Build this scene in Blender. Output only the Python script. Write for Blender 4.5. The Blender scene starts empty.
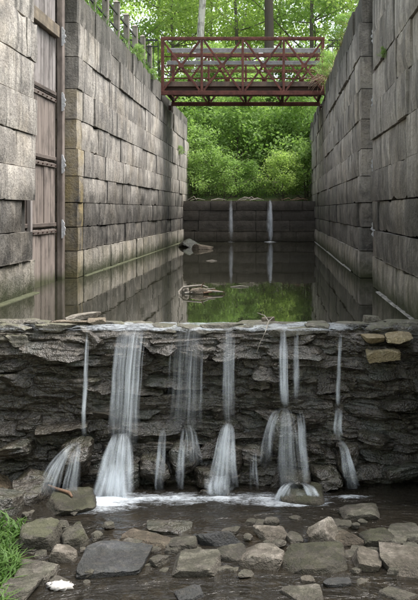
import bpy, bmesh, math, random
import numpy as np
from mathutils import Vector, noise, Matrix
R = math.radians
random.seed(7)
sc = bpy.context.scene
C = sc.collection

# ------------------------------------------------------------------ camera, sky, sun, exposure
cam_d = bpy.data.cameras.new('camera'); cam = bpy.data.objects.new('camera', cam_d); C.objects.link(cam)
cam.location = (0, 0, 1.1); cam.rotation_euler = (R(90), 0, 0)
cam_d.sensor_fit = 'VERTICAL'; cam_d.sensor_height = 36; cam_d.sensor_width = 36; cam_d.lens = 50
cam_d.shift_x = -0.110; cam_d.shift_y = -0.15
cam_d.clip_start = 0.1; cam_d.clip_end = 2000
sc.camera = cam
w = bpy.data.worlds.new('World'); sc.world = w; w.use_nodes = True
wn = w.node_tree.nodes; wl = w.node_tree.links
sky = wn.new('ShaderNodeTexSky'); sky.sky_type = 'NISHITA'; sky.sun_disc = False
SUN_EL, SUN_AZ = 67, 75          # azimuth clockwise from +y: ahead and to the right, behind thin cloud
sky.sun_elevation = R(SUN_EL); sky.sun_rotation = R(SUN_AZ); sky.air_density = 1.0; sky.dust_density = 4.0; sky.ozone_density = 1.0
bg = wn['Background']; bg.inputs[1].default_value = 0.15
hs = wn.new('ShaderNodeHueSaturation'); hs.inputs['Saturation'].default_value = 0.38   # thin even cloud
wl.new(sky.outputs[0], hs.inputs['Color']); wl.new(hs.outputs[0], bg.inputs[0])
sd = bpy.data.lights.new('sun', 'SUN'); sun = bpy.data.objects.new('sun', sd); C.objects.link(sun)
sd.energy = 1.5; sd.angle = R(40); sd.color = (1, 0.96, 0.9)
sdir = Vector((math.sin(R(SUN_AZ)) * math.cos(R(SUN_EL)), math.cos(R(SUN_AZ)) * math.cos(R(SUN_EL)), math.sin(R(SUN_EL))))
sun.rotation_euler = sdir.to_track_quat('Z', 'Y').to_euler(); sun.location = (8, 4, 16)
vs = sc.view_settings; vs.view_transform = 'Standard'; vs.look = 'None'; vs.gamma = 1; vs.exposure = 1.75
vs.use_curve_mapping = False
sc.cycles.transparent_max_bounces = 20
sc.cycles.max_bounces = 6; sc.cycles.diffuse_bounces = 3; sc.cycles.glossy_bounces = 3; sc.cycles.transmission_bounces = 4

# ------------------------------------------------------------------ helpers
def tag(o, label=None, cat=None, group=None, kind=None):
    if label: o['label'] = label
    if cat: o['category'] = cat
    if group: o['group'] = group
    if kind: o['kind'] = kind
    return o
def thing(name, label, cat, loc=(0, 0, 0), group=None):
    o = bpy.data.objects.new(name, None); C.objects.link(o); o.location = loc
    o.empty_display_size = 0.2
    return tag(o, label, cat, group)
def world_loc(o):
    v = Vector(o.location)
    while o.parent: o = o.parent; v = v + Vector(o.location)
    return v
def obj(name, me, mat, parent=None, loc=(0, 0, 0), rot=None):
    """links one mesh object; loc is a world position (parents are never rotated)"""
    o = bpy.data.objects.new(name, me); C.objects.link(o)
    if mat is not None and not me.materials: me.materials.append(mat)
    o.location = Vector(loc)
    if parent is not None:
        o.parent = parent; o.location = Vector(loc) - world_loc(parent)
    if rot: o.rotation_euler = rot
    return o
def mesh(name, verts, faces, smooth=True, sharp=None):
    me = bpy.data.meshes.new(name)
    me.from_pydata([tuple(map(float, v)) for v in verts], [], [tuple(map(int, f)) for f in faces])
    if smooth: me.polygons.foreach_set('use_smooth', [True] * len(me.polygons))
    if smooth and sharp: me.set_sharp_from_angle(angle=R(sharp))
    me.update(); return me
def tri_mesh(name, V, F, smooth=False):
    """fast path: V (n,3), F (m,k) with equal k"""
    me = bpy.data.meshes.new(name); m, k = F.shape
    me.vertices.add(len(V)); me.vertices.foreach_set('co', V.astype(np.float32).ravel())
    me.loops.add(m * k); me.loops.foreach_set('vertex_index', F.astype(np.int32).ravel())
    me.polygons.add(m); me.polygons.foreach_set('loop_start', np.arange(0, m * k, k, dtype=np.int32))
    me.polygons.foreach_set('loop_total', np.full(m, k, np.int32))
    if smooth: me.polygons.foreach_set('use_smooth', np.ones(m, bool))
    me.update(calc_edges=True); return me
class MB:
    def __init__(s): s.v = []; s.f = []
    def box(s, c, d, rz=0, rx=0, ry=0):
        M = Matrix.Rotation(rz, 3, 'Z') @ Matrix.Rotation(ry, 3, 'Y') @ Matrix.Rotation(rx, 3, 'X'); n = len(s.v)
        for z in (-1, 1):
            for y in (-1, 1):
                for x in (-1, 1):
                    s.v.append(Vector(c) + M @ Vector((x * d[0] / 2, y * d[1] / 2, z * d[2] / 2)))
        s.f += [tuple(n + i for i in q) for q in ((0, 2, 3, 1), (4, 5, 7, 6), (0, 1, 5, 4), (2, 6, 7, 3), (0, 4, 6, 2), (1, 3, 7, 5))]
        return s
    def bar(s, a, b, wd, ht, up=(0, 1, 0)):
        """rectangular bar from a to b; wd across, ht along the up direction"""
        a = Vector(a); b = Vector(b); d = (b - a).normalized(); u = Vector(up); sd_ = d.cross(u).normalized(); u = sd_.cross(d).normalized(); n = len(s.v)
        for p in (a, b):
            for i, j in ((-1, -1), (1, -1), (1, 1), (-1, 1)): s.v.append(p + sd_ * (i * wd / 2) + u * (j * ht / 2))
        s.f += [tuple(n + i for i in q) for q in ((0, 3, 2, 1), (4, 5, 6, 7), (0, 1, 5, 4), (1, 2, 6, 5), (2, 3, 7, 6), (3, 0, 4, 7))]
        return s
    def tube(s, pts, rad, k=6):
        n0 = len(s.v); pts = [Vector(p) for p in pts]; m = len(pts)
        for i, p in enumerate(pts):
            d = (pts[min(i + 1, m - 1)] - pts[max(i - 1, 0)]).normalized()
            a = d.cross(Vector((0.31, 0.2, 0.93)) if abs(d.z) < 0.9 else Vector((1, 0.1, 0))).normalized(); b = d.cross(a)
            r = rad[i] if hasattr(rad, '__len__') else rad
            for j in range(k): s.v.append(p + a * (r * math.cos(2 * math.pi * j / k)) + b * (r * math.sin(2 * math.pi * j / k)))
        for i in range(m - 1):
            for j in range(k): s.f.append((n0 + i * k + j, n0 + i * k + (j + 1) % k, n0 + (i + 1) * k + (j + 1) % k, n0 + (i + 1) * k + j))
        s.f.append(tuple(n0 + j for j in reversed(range(k)))); s.f.append(tuple(n0 + (m - 1) * k + j for j in range(k)))
        return s
    def mesh(s, name, o=(0, 0, 0), smooth=False, bevel=0):
        o = Vector(o); me = mesh(name, [v - o for v in s.v], s.f, smooth, 40)
        if bevel:
            bm = bmesh.new(); bm.from_mesh(me)
            bmesh.ops.bevel(bm, geom=bm.edges[:], offset=bevel, segments=1, affect='EDGES', clamp_overlap=True)
            bm.to_mesh(me); bm.free()
        return me
    def build(s, name, mat, parent=None, o=(0, 0, 0), smooth=False, bevel=0):
        return obj(name, s.mesh(name, o, smooth, bevel), mat, parent, o)

# ------------------------------------------------------------------ materials
class NT:
    def __init__(s, name):
        s.m = bpy.data.materials.new(name); s.m.use_nodes = True; s.t = s.m.node_tree
        s.b = s.t.nodes['Principled BSDF']; s.out = s.t.nodes['Material Output']
        s.b.inputs['Specular IOR Level'].default_value = 0.3
    def n(s, typ, **kw):
        nd = s.t.nodes.new(typ)
        for k, v in kw.items(): setattr(nd, k, v)
        return nd
    def set(s, sock, v):
        if hasattr(v, 'is_output'): s.t.links.new(v, sock)
        elif isinstance(v, (tuple, list)): sock.default_value = tuple(v) + ((1,) if len(v) == 3 and len(sock.default_value) == 4 else ())
        else: sock.default_value = v
    def pos(s): return s.n('ShaderNodeNewGeometry').outputs['Position']
    def objco(s): return s.n('ShaderNodeTexCoord').outputs['Object']
    def normal(s): return s.n('ShaderNodeNewGeometry').outputs['Normal']
    def rand(s): return s.n('ShaderNodeObjectInfo').outputs['Random']
    def scale(s, vec, sc3):
        m = s.n('ShaderNodeVectorMath', operation='MULTIPLY'); s.set(m.inputs[0], vec); m.inputs[1].default_value = sc3; return m.outputs[0]
    def add(s, vec, v2):
        m = s.n('ShaderNodeVectorMath', operation='ADD'); s.set(m.inputs[0], vec); s.set(m.inputs[1], v2); return m.outputs[0]
    def noise(s, vec, scale, detail=4, rough=0.6, dist=0):
        nd = s.n('ShaderNodeTexNoise'); s.set(nd.inputs['Vector'], vec); nd.inputs['Scale'].default_value = scale
        nd.inputs['Detail'].default_value = detail; nd.inputs['Roughness'].default_value = rough; nd.inputs['Distortion'].default_value = dist
        return nd.outputs[0]
    def voro(s, vec, scale, feat='F1'):
        nd = s.n('ShaderNodeTexVoronoi', feature=feat); s.set(nd.inputs['Vector'], vec); nd.inputs['Scale'].default_value = scale; return nd.outputs[0]
    def ramp(s, f, a, b, lo=0.0, hi=1.0):
        nd = s.n('ShaderNodeMapRange'); s.set(nd.inputs[0], f); nd.inputs[1].default_value = a; nd.inputs[2].default_value = b
        nd.inputs[3].default_value = lo; nd.inputs[4].default_value = hi; return nd.outputs[0]
    def math(s, op, a, b=0.0):
        nd = s.n('ShaderNodeMath', operation=op); s.set(nd.inputs[0], a); s.set(nd.inputs[1], b); return nd.outputs[0]
    def mix(s, f, a, b, mode='MIX'):
        nd = s.n('ShaderNodeMix', data_type='RGBA', blend_type=mode); s.set(nd.inputs[0], f); s.set(nd.inputs[6], a); s.set(nd.inputs[7], b); return nd.outputs[2]
    def xyz(s, vec):
        nd = s.n('ShaderNodeSeparateXYZ'); s.set(nd.inputs[0], vec); return nd.outputs
    def attr(s, name, typ='OBJECT'):
        nd = s.n('ShaderNodeAttribute', attribute_type=typ, attribute_name=name); return nd.outputs['Fac']
    def bump(s, h, strength=0.5, dist=0.02, prev=None):
        nd = s.n('ShaderNodeBump'); s.set(nd.inputs['Height'], h); nd.inputs['Strength'].default_value = strength; nd.inputs['Distance'].default_value = dist
        if prev is not None: s.set(nd.inputs['Normal'], prev)
        return nd.outputs[0]
    def base(s, col, rough=0.8, normal=None):
        s.set(s.b.inputs['Base Color'], col); s.set(s.b.inputs['Roughness'], rough)
        if normal is not None: s.set(s.b.inputs['Normal'], normal)
        return s.m

def wall_material():
    t = NT('canal_stone'); p = t.pos(); z = t.xyz(p)[2]; rnd = t.rand()
    big = t.noise(p, 0.55, 2); med = t.noise(p, 3.4, 4, 0.68); fine = t.noise(p, 26, 3, 0.7)
    streak = t.noise(t.scale(p, (5, 5, 0.5)), 1.0, 5, 0.68, 0.3); blot = t.noise(p, 1.5, 4, 0.7, 0.5)
    col = t.mix(rnd, (0.225, 0.214, 0.200), (0.42, 0.40, 0.373))
    col = t.mix(1.0, col, t.mix(t.ramp(med, 0.3, 0.7), (0.66, 0.64, 0.62), (1.42, 1.38, 1.31)), 'MULTIPLY')
    col = t.mix(t.ramp(streak, 0.49, 0.64, 0, 0.78), col, (0.085, 0.081, 0.077))
    col = t.mix(t.math('MULTIPLY', t.ramp(blot, 0.52, 0.64), 0.5), col, (0.10, 0.096, 0.09))
    col = t.mix(t.ramp(fine, 0.5, 0.7, 0, 0.4), col, (0.1, 0.094, 0.085))
    pale = t.math('MULTIPLY', t.ramp(t.noise(t.scale(p, (9, 9, 1.6)), 1, 3, 0.6), 0.56, 0.68), 0.55); col = t.mix(pale, col, (0.46, 0.44, 0.4))
    # damp grime line left by the old water level, ragged at its upper edge
    zw = t.math('ADD', z, t.math('MULTIPLY', t.math('SUBTRACT', streak, 0.5), 1.7)); zw = t.math('ADD', zw, t.math('MULTIPLY', t.math('SUBTRACT', big, 0.5), 1.4))
    damp = t.math('MULTIPLY', t.ramp(zw, 1.75, 1.15), t.ramp(z, 0.40, 0.47)); damp = t.math('MULTIPLY', damp, t.ramp(med, 0.3, 0.62, 0.92, 0.6))
    col = t.mix(damp, col, (0.036, 0.034, 0.032))
    foot = t.math('MULTIPLY', t.ramp(z, 0.47, 0.41), t.ramp(blot, 0.35, 0.6, 0.75, 0.25))
    col = t.mix(foot, col, t.mix(t.ramp(med, 0.35, 0.65), (0.10, 0.092, 0.06), (0.24, 0.215, 0.16)))
    green = t.math('MULTIPLY', t.ramp(t.math('ADD', z, t.math('MULTIPLY', med, 0.34)), 0.46, 0.22), 0.9)
    col = t.mix(green, col, (0.038, 0.045, 0.018))
    top = t.math('MULTIPLY', t.ramp(t.math('ADD', z, t.math('MULTIPLY', t.math('SUBTRACT', streak, 0.5), 1.8)), 3.6, 4.3), 0.78)
    col = t.mix(top, col, (0.05, 0.048, 0.04))
    tan = t.math('MULTIPLY', t.ramp(t.noise(p, 0.9, 3, .6), .5, .66), .25); col = t.mix(tan, col, t.mix(1.0, col, (1.12, .98, .76), 'MULTIPLY'))
    och = t.math('MULTIPLY', t.attr('ochre'), t.ramp(t.math('ADD', blot, t.math('MULTIPLY', med, 0.5)), 0.62, 0.92, 0.0, 0.8))
    col = t.mix(och, col, (0.34, 0.265, 0.125))
    col = t.mix(t.math('MULTIPLY', t.attr('dark'), 0.85), col, t.mix(med, (0.03, 0.026, 0.021), (0.09, 0.078, 0.064)))
    pits = t.ramp(t.voro(p, 17), 0.0, 0.25)
    h = t.math('ADD', t.math('MULTIPLY', med, 0.7), t.math('ADD', t.math('MULTIPLY', fine, 0.3), t.math('MULTIPLY', pits, 0.1)))
    return t.base(col, t.ramp(damp, 0, 1, 0.9, 0.55), t.bump(h, 1.0, 0.035))
def rock_material(name, c1, c2, c3, moss=0.3, wet=0.0, strata=0.0, mosscol=(0.055, 0.075, 0.02)):
    t = NT(name); p = t.pos(); o = t.add(p, t.scale(t.rand(), (37, 23, 11))); rnd = t.rand()
    a = t.noise(o, 4, 3, 0.65, 0.4); b = t.noise(o, 17, 3, 0.7); c = t.noise(o, 70, 2, 0.7)
    col = t.mix(t.ramp(a, 0.32, 0.66), c1, c2)
    col = t.mix(t.math('MULTIPLY', t.ramp(b, 0.5, 0.7), 0.75), col, c3)
    col = t.mix(t.ramp(rnd, 0, 1, 0.0, 0.45), col, t.scale(col, (0.55, 0.55, 0.56)))
    col = t.mix(t.ramp(c, 0.45, 0.68, 0, 0.55), col, t.scale(col, (0.35, 0.34, 0.33)))
    e = t.noise(o, 38, 3, 0.75); col = t.mix(t.ramp(e, 0.56, 0.7, 0, 0.6), col, t.scale(col, (1.9, 1.88, 1.8)))
    col = t.mix(t.math('MULTIPLY', t.ramp(t.noise(o, 2.3, 3), 0.52, 0.66), 0.35 * wet), col, (0.075, 0.088, 0.08))
    nz = t.xyz(t.normal())[2]
    mo = t.math('MULTIPLY', t.ramp(t.math('ADD', nz, t.math('MULTIPLY', t.math('SUBTRACT', t.noise(p, 6.5, 5, .7), 0.5), 3.4)), 0.7, 1.05), moss)
    col = t.mix(mo, col, mosscol)
    st = t.noise(t.scale(o, (3, 3, 40)), 1.0, 3, 0.6)
    h = t.math('ADD', t.math('MULTIPLY', a, 0.5), t.math('ADD', t.math('MULTIPLY', b, 0.5), t.math('ADD', t.math('MULTIPLY', c, 0.16), t.math('MULTIPLY', e, 0.3))))
    h = t.math('ADD', h, t.math('MULTIPLY', st, strata))
    z = t.xyz(p)[2]; soak_shade = t.ramp(t.math('ADD', z, t.math('MULTIPLY', t.math('SUBTRACT', a, 0.5), 0.26)), ZW + .04, ZW + .15, 0.85, 0.0)   # capillary damp line above the stream, raised to paint the rock fronts shaded
    if wet < .6: col = t.mix(soak_shade, col, t.scale(col, (0.3, 0.28, 0.25)))
    rg = t.ramp(b, 0.3, 0.7, 0.85 - 0.72 * wet, 0.95 - 0.4 * wet)
    t.b.inputs['Specular IOR Level'].default_value = 0.3 + 0.45 * wet
    return t.base(col, rg, t.bump(h, 1.0, 0.045))
def wood_material(name, c1, c2, axis='z', rough=0.8):
    t = NT(name); o = t.add(t.objco(), t.scale(t.rand(), (9, 5, 7)))
    s3 = {'z': (30, 30, 1.2), 'x': (1.2, 30, 30), 'y': (30, 1.2, 30)}[axis]
    g = t.noise(t.scale(o, s3), 1, 4, 0.65); g2 = t.noise(o, 3, 4)
    z = t.xyz(t.pos())[2]
    col = t.mix(t.ramp(g, 0.3, 0.7), c1, c2); col = t.mix(t.ramp(t.rand(), 0, 1, 0, 0.5), col, t.scale(col, (0.6, 0.58, 0.56)))
    col = t.mix(t.ramp(g2, 0.48, 0.68, 0, 0.65), col, (0.06, 0.05, 0.045)); st = t.noise(t.scale(t.pos(), (6, 6, .7)), 1, 4, .65); col = t.mix(t.ramp(st, .48, .66, 0, .6), col, (0.07, 0.062, 0.055))
    col = t.mix(t.ramp(t.math('ADD', z, t.math('MULTIPLY', g2, 0.3)), 0.3, 0.15, 0, 0.85), col, (0.05, 0.06, 0.022))
    return t.base(col, rough, t.bump(t.math('ADD', g, g2), 0.5, 0.008))
def plain_material(name, c1, c2, rough=0.7, metal=0.0, sc_=8, bump=0.3):
    t = NT(name); o = t.pos(); n1 = t.noise(o, sc_, 5, 0.7); n2 = t.noise(o, sc_ * 6, 3)
    t.b.inputs['Metallic'].default_value = metal
    return t.base(t.mix(t.ramp(t.math('ADD', t.math('MULTIPLY', n1, .7), t.math('MULTIPLY', n2, .3)), 0.38, 0.62), c1, c2), rough, t.bump(n2, bump, 0.006))
def leaf_material(name, c1, c2, trans=0.5):
    t = NT(name); p = t.pos(); n1 = t.noise(p, 0.45, 3); n2 = t.noise(p, 7, 2)
    col = t.mix(t.ramp(t.math('ADD', t.math('MULTIPLY', n1, 0.55), t.math('MULTIPLY', n2, 0.45)), 0.35, 0.65), c1, c2)
    t.set(t.b.inputs['Base Color'], col); t.b.inputs['Roughness'].default_value = 0.55; t.b.inputs['Specular IOR Level'].default_value = 0.25
    tr = t.n('ShaderNodeBsdfTranslucent'); t.set(tr.inputs[0], t.mix(1.0, col, (1.05, 1.15, 0.72), 'MULTIPLY'))
    mx = t.n('ShaderNodeMixShader'); mx.inputs[0].default_value = trans
    t.t.links.new(t.b.outputs[0], mx.inputs[1]); t.t.links.new(tr.outputs[0], mx.inputs[2]); t.t.links.new(mx.outputs[0], t.out.inputs[0])
    return t.m
def pool_material():
    t = NT('still_water'); p = t.pos(); y = t.xyz(p)[1]
    t.b.inputs['IOR'].default_value = 1.33; t.b.inputs['Specular IOR Level'].default_value = 0.5
    h = t.noise(t.scale(p, (1.5, 0.6, 1)), 1.6, 3, 0.5); h2 = t.noise(t.scale(p, (6, 2.2, 1)), 1, 2)
    return t.base((0.018, 0.018, 0.012), 0.02, t.bump(h2, 0.03, 0.02, t.bump(h, 0.05, 0.03)))
def stream_material():
    t = NT('stream_water'); p = t.pos()
    h = t.noise(t.scale(p, (3.2, 6, 1)), 1, 4, 0.6, 0.6); h2 = t.noise(t.scale(p, (12, 24, 1)), 1, 2)
    nrm = t.bump(h2, 0.5, 0.016, t.bump(h, 1.0, 0.06))
    fr = t.n('ShaderNodeFresnel'); fr.inputs[0].default_value = 1.33; t.t.links.new(nrm, fr.inputs[1])
    gl = t.n('ShaderNodeBsdfGlossy'); gl.inputs['Roughness'].default_value = 0.05; t.t.links.new(nrm, gl.inputs['Normal'])
    tr = t.n('ShaderNodeBsdfTransparent'); tr.inputs[0].default_value = (0.6, 0.54, 0.44, 1)
    df = t.n('ShaderNodeBsdfDiffuse'); df.inputs[0].default_value = (0.04, 0.035, 0.027, 1)
    m1 = t.n('ShaderNodeMixShader'); m1.inputs[0].default_value = 0.4; t.t.links.new(tr.outputs[0], m1.inputs[1]); t.t.links.new(df.outputs[0], m1.inputs[2])
    mx = t.n('ShaderNodeMixShader'); t.t.links.new(fr.outputs[0], mx.inputs[0]); t.t.links.new(m1.outputs[0], mx.inputs[1]); t.t.links.new(gl.outputs[0], mx.inputs[2])
    t.t.links.new(mx.outputs[0], t.out.inputs[0]); return t.m
def white_water(name, alpha_builder):
    t = NT(name); a = alpha_builder(t)
    t.b.inputs['Base Color'].default_value = (0.80, 0.86, 0.92, 1); t.b.inputs['Roughness'].default_value = 0.35
    tl = t.n('ShaderNodeBsdfTranslucent'); tl.inputs[0].default_value = (0.86, 0.89, 0.92, 1)
    m0 = t.n('ShaderNodeMixShader'); m0.inputs[0].default_value = 0.3; t.t.links.new(t.b.outputs[0], m0.inputs[1]); t.t.links.new(tl.outputs[0], m0.inputs[2])
    tp = t.n('ShaderNodeBsdfTransparent'); mx = t.n('ShaderNodeMixShader'); t.set(mx.inputs[0], a)
    t.t.links.new(tp.outputs[0], mx.inputs[1]); t.t.links.new(m0.outputs[0], mx.inputs[2]); t.t.links.new(mx.outputs[0], t.out.inputs[0]); return t.m
def strand_alpha(t):
    return t.math('MULTIPLY', t.attr('amt', 'GEOMETRY'), t.ramp(t.noise(t.scale(t.pos(), (14, 14, 3)), 1, 2), 0.3, 0.7, 0.3, 0.9))
def veil_alpha(t):
    uv = t.n('ShaderNodeTexCoord').outputs['UV']
    s1 = t.noise(t.scale(uv, (13, 0.8, 1)), 1, 2, 0.5); s2 = t.noise(t.scale(uv, (40, 1.3, 1)), 1, 2)
    return t.math('MULTIPLY', t.attr('amt', 'GEOMETRY'), t.ramp(t.math('ADD', t.math('MULTIPLY', s1, 0.7), t.math('MULTIPLY', s2, 0.3)), 0.34, 0.7, 0.06, 1.0))
def foam_alpha(t):
    p = t.pos(); s1 = t.noise(t.scale(p, (8, 19, 8)), 1, 5, 0.7, 0.8); s2 = t.noise(t.scale(p, (40, 60, 40)), 1, 3)
    v = t.math('ADD', t.math('ADD', t.math('MULTIPLY', s1, 0.8), t.math('MULTIPLY', s2, 0.3)), t.math('MULTIPLY', t.attr('amt', 'GEOMETRY'), 0.75))
    return t.math('MULTIPLY', t.ramp(v, 0.72, 1.22, 0, 0.95), t.ramp(t.attr('amt', 'GEOMETRY'), 0, 0.25))

ZW = -1.40                               # lower pool level
M = dict(
    wall=wall_material(),
    core=plain_material('wall_core', (0.045, 0.042, 0.038), (0.09, 0.085, 0.075), 0.95),
    weir=rock_material('ledge_rock', (0.026, 0.021, 0.016), (0.06, 0.050, 0.038), (0.15, 0.128, 0.10), 0.08, 1.0, 0.35, (0.045, 0.06, 0.02)),
    weir_top=rock_material('crest_rock', (0.06, 0.053, 0.042), (0.14, 0.127, 0.102), (0.27, 0.25, 0.2), 0.35, 0.45, 0.2, (0.10, 0.11, 0.045)),
    ochre_rock=rock_material('ochre_rock', (0.24, 0.185, 0.10), (0.33, 0.275, 0.175), (0.42, 0.37, 0.26), 0.08, 0.1, 0.15),
    rock=rock_material('stream_rock', (0.10, 0.092, 0.078), (0.20, 0.185, 0.158), (0.31, 0.288, 0.25), 0.25, 0.15, 0.15),
    pale_rock=rock_material('pale_rock', (0.17, 0.15, 0.126), (0.31, 0.278, 0.24), (0.44, 0.4, 0.355), 0.14, 0.1, 0.15),
    tan_rock=rock_material('tan_rock', (0.11, 0.088, 0.063), (0.21, 0.172, 0.13), (0.31, 0.262, 0.205), 0.1, 0.15, 0.45),
    slate_rock=rock_material('slate_rock', (0.05, 0.052, 0.056), (0.085, 0.089, 0.096), (0.16, 0.152, 0.14), 0.08, 0.3, 0.15),
    moss_rock=rock_material('mossy_rock', (0.06, 0.055, 0.043), (0.115, 0.105, 0.08), (0.18, 0.165, 0.13), 0.62, 0.2, 0.15, (0.058, 0.064, 0.026)),
    dark_rock=rock_material('wet_dark_rock', (0.022, 0.018, 0.014), (0.05, 0.042, 0.032), (0.12, 0.103, 0.08), 0.15, 1.0, 0.2),
    plank=wood_material('weathered_plank', (0.24, 0.215, 0.205), (0.42, 0.39, 0.375)),
    plank_brown=wood_material('brown_plank', (0.19, 0.155, 0.137), (0.36, 0.31, 0.275)),
    beam=wood_material('pale_beam', (0.18, 0.145, 0.10), (0.29, 0.24, 0.175), 'y'),
    waling=wood_material('dark_waling', (0.10, 0.08, 0.07), (0.19, 0.158, 0.138), 'y'),
    deck=wood_material('deck_board', (0.15, 0.105, 0.08), (0.23, 0.165, 0.13), 'y'),
    post=wood_material('grey_post', (0.22, 0.2, 0.17), (0.33, 0.30, 0.26)),
    greyboard=plain_material('grey_guard_board', (0.22, 0.21, 0.22), (0.36, 0.35, 0.36), 0.6),
    rust=plain_material('weathering_steel', (0.06, 0.024, 0.02), (0.165, 0.062, 0.046), 0.8, 0.0, 3.5),
    darksteel=plain_material('dark_steel', (0.035, 0.02, 0.016), (0.07, 0.04, 0.03), 0.7),
    black=plain_material('black_iron', (0.018, 0.018, 0.02), (0.04, 0.04, 0.04), 0.5),
    white_iron=plain_material('white_crusted_iron', (0.36, 0.37, 0.38), (0.72, 0.73, 0.75), 0.7, 0, 30),
    bark=wood_material('bark', (0.05, 0.04, 0.03), (0.10, 0.083, 0.064)),
    grey_bark=wood_material('grey_bark', (0.12, 0.105, 0.085), (0.21, 0.19, 0.16)),
    white_bark=wood_material('white_bark', (0.52, 0.49, 0.44), (0.75, 0.72, 0.68)),
    drift=plain_material('driftwood', (0.10, 0.06, 0.04), (0.19, 0.12, 0.078), 0.8, 0, 25),
    driftgrey=plain_material('bleached_wood', (0.2, 0.178, 0.15), (0.36, 0.33, 0.285), 0.8, 0, 20),
    vine=plain_material('dry_vine', (0.2, 0.13, 0.095), (0.33, 0.23, 0.17), 0.85, 0, 20),
    ground=None, pool=pool_material(), stream=stream_material(),
    leafA=leaf_material('spring_leaf', (0.17, 0.28, 0.075), (0.31, 0.43, 0.16)),
    leafB=leaf_material('light_leaf', (0.26, 0.37, 0.10), (0.42, 0.52, 0.21), 0.6),
    leafC=leaf_material('deep_leaf', (0.125, 0.22, 0.055), (0.23, 0.345, 0.11)),
    grass=leaf_material('grass_blade', (0.055, 0.12, 0.025), (0.13, 0.21, 0.06), 0.35),
    drygrass=leaf_material('dry_grass', (0.2, 0.17, 0.08), (0.3, 0.26, 0.13), 0.3),
    strand=white_water('falling_water', strand_alpha), veil=white_water('water_veil', veil_alpha), foam=white_water('foam', foam_alpha),
    litter=plain_material('white_litter', (0.3, 0.28, 0.26), (0.55, 0.53, 0.51), 0.6, 0, 30),
    red=plain_material('reddish_leaf', (0.22, 0.08, 0.04), (0.35, 0.16, 0.08), 0.6),
)
def ground_material():
    t = NT('earth'); p = t.pos(); z = t.xyz(p)[2]
    a = t.noise(p, 1.3, 5); b = t.noise(p, 14, 4, 0.7); peb = t.voro(p, 26)
    col = t.mix(t.ramp(b, 0.3, 0.7), (0.055, 0.042, 0.026), (0.13, 0.10, 0.065))
    gr = t.math('MULTIPLY', t.ramp(a, 0.4, 0.55), t.ramp(z, 0.6, 1.2)); col = t.mix(gr, col, (0.06, 0.10, 0.022))
    return t.base(col, 0.9, t.bump(t.math('ADD', b, peb), 0.8, 0.03))
M['ground'] = ground_material()

# ------------------------------------------------------------------ dimensions (metres; y runs up the lock, z = 0 is the upper pool)
XL, XR = -3.18, 1.38
NEAR0, NEAR1, FAR0 = 6.9, 11.1, 13.45    # wall near end, gate recess
FAR_L, FAR_R = 32.0, 34.6
YB = 28.8                                # the breast wall at the head of the lock
TOP = 4.62
COURSES = [-1.62, -1.2, -0.8, -0.4, 0.0, 0.44, 0.82, 1.22, 1.65, 2.09, 2.57, 3.06, 3.58, 4.13, TOP]

# ------------------------------------------------------------------ the ground
def smooth(a, b, x):
    t = min(1, max(0, (x - a) / (b - a))); return t * t * (3 - 2 * t)
def ground_z(x, y):
    n = noise.noise(Vector((x * 0.5, y * 0.5, 3))) * 0.25 + noise.noise(Vector((x * 2.2, y * 2.2, 1))) * 0.05
    # upper terrace
    hill = 4.42 + max(0, y - 62) * 0.22 if y < 130 else 4.42 + 68 * 0.22
    hill += n * (0.15 if y < 40 else 1.0)
    chan = -1.62 if y < 8.1 else (-0.55 if y < YB + 0.3 else 1.28 + max(0, y - 31) * 0.13)
    chan += n * 0.25
    if y > 8.1:
        inside = 1.0 if (XL - 0.45 < x < XR + 0.45) else 0.0
        if y > 33: inside = smooth(-7.5 - (y - 33) * .1, -5, x) * (1 - smooth(3.2, 5.7 + (y - 33) * .1, x))
        if y > 33: return hill * (1 - inside) + min(chan, hill) * inside
        return chan if inside else hill
    left = -2.25 - 0.10 * (6 - y); d = max(0, left - x, x - 1.75)
    bank = -1.62 + d * 0.75 + n * 0.3 * min(1, d * 2)
    bank = min(bank, 4.4)
    if y > NEAR0 + 0.1 and (x < XL - 0.45 or x > XR + 0.45): return hill
    if XL - 0.45 < x < XR + 0.45 and y > 6.2 and d > 0: bank = min(bank, -1.2)
    return bank if d > 0 else chan
xs = sorted(set([-600, -300, -150, -90, -60, -45, -36, -30, -26, -22, -19, -16, -14, -12, -10.5, -9, -8, -7, -6.2, -5.5, -5, -4.5, -4.1, -3.64, -3.62] +
    [round(-3.5 + 0.12 * i, 3) for i in range(45)] + [1.82, 1.84, 2.1, 2.4, 2.8, 3.3, 4, 4.8, 5.7, 6.6, 7.5, 9, 10.5, 12, 14, 17, 20, 25, 32, 45, 60, 90, 150, 300, 600]))
ys = sorted(set([-200, -80, -40, -20, -10, -6, -3, -1, 0, 1, 2, 2.7, 3.3, 3.8] + [round(4.2 + 0.12 * i, 3) for i in range(33)] + [8.09, 8.11, 9, 11, 14, 18, 22, 25, 28, 29.09, 29.11, 30, 31, 32, 33, 33.01, 34.5, 36, 38, 40, 43, 46, 50, 54, 58, 62, 68, 75, 85, 95, 110, 130, 170, 250, 400, 700]))
V = [(x, y, ground_z(x, y)) for y in ys for x in xs]; nx = len(xs)
F = [(j * nx + i, j * nx + i + 1, (j + 1) * nx + i + 1, (j + 1) * nx + i) for j in range(len(ys) - 1) for i in range(nx - 1)]
tag(obj('ground', mesh('ground', V, F), M['ground']), kind='structure')

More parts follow.
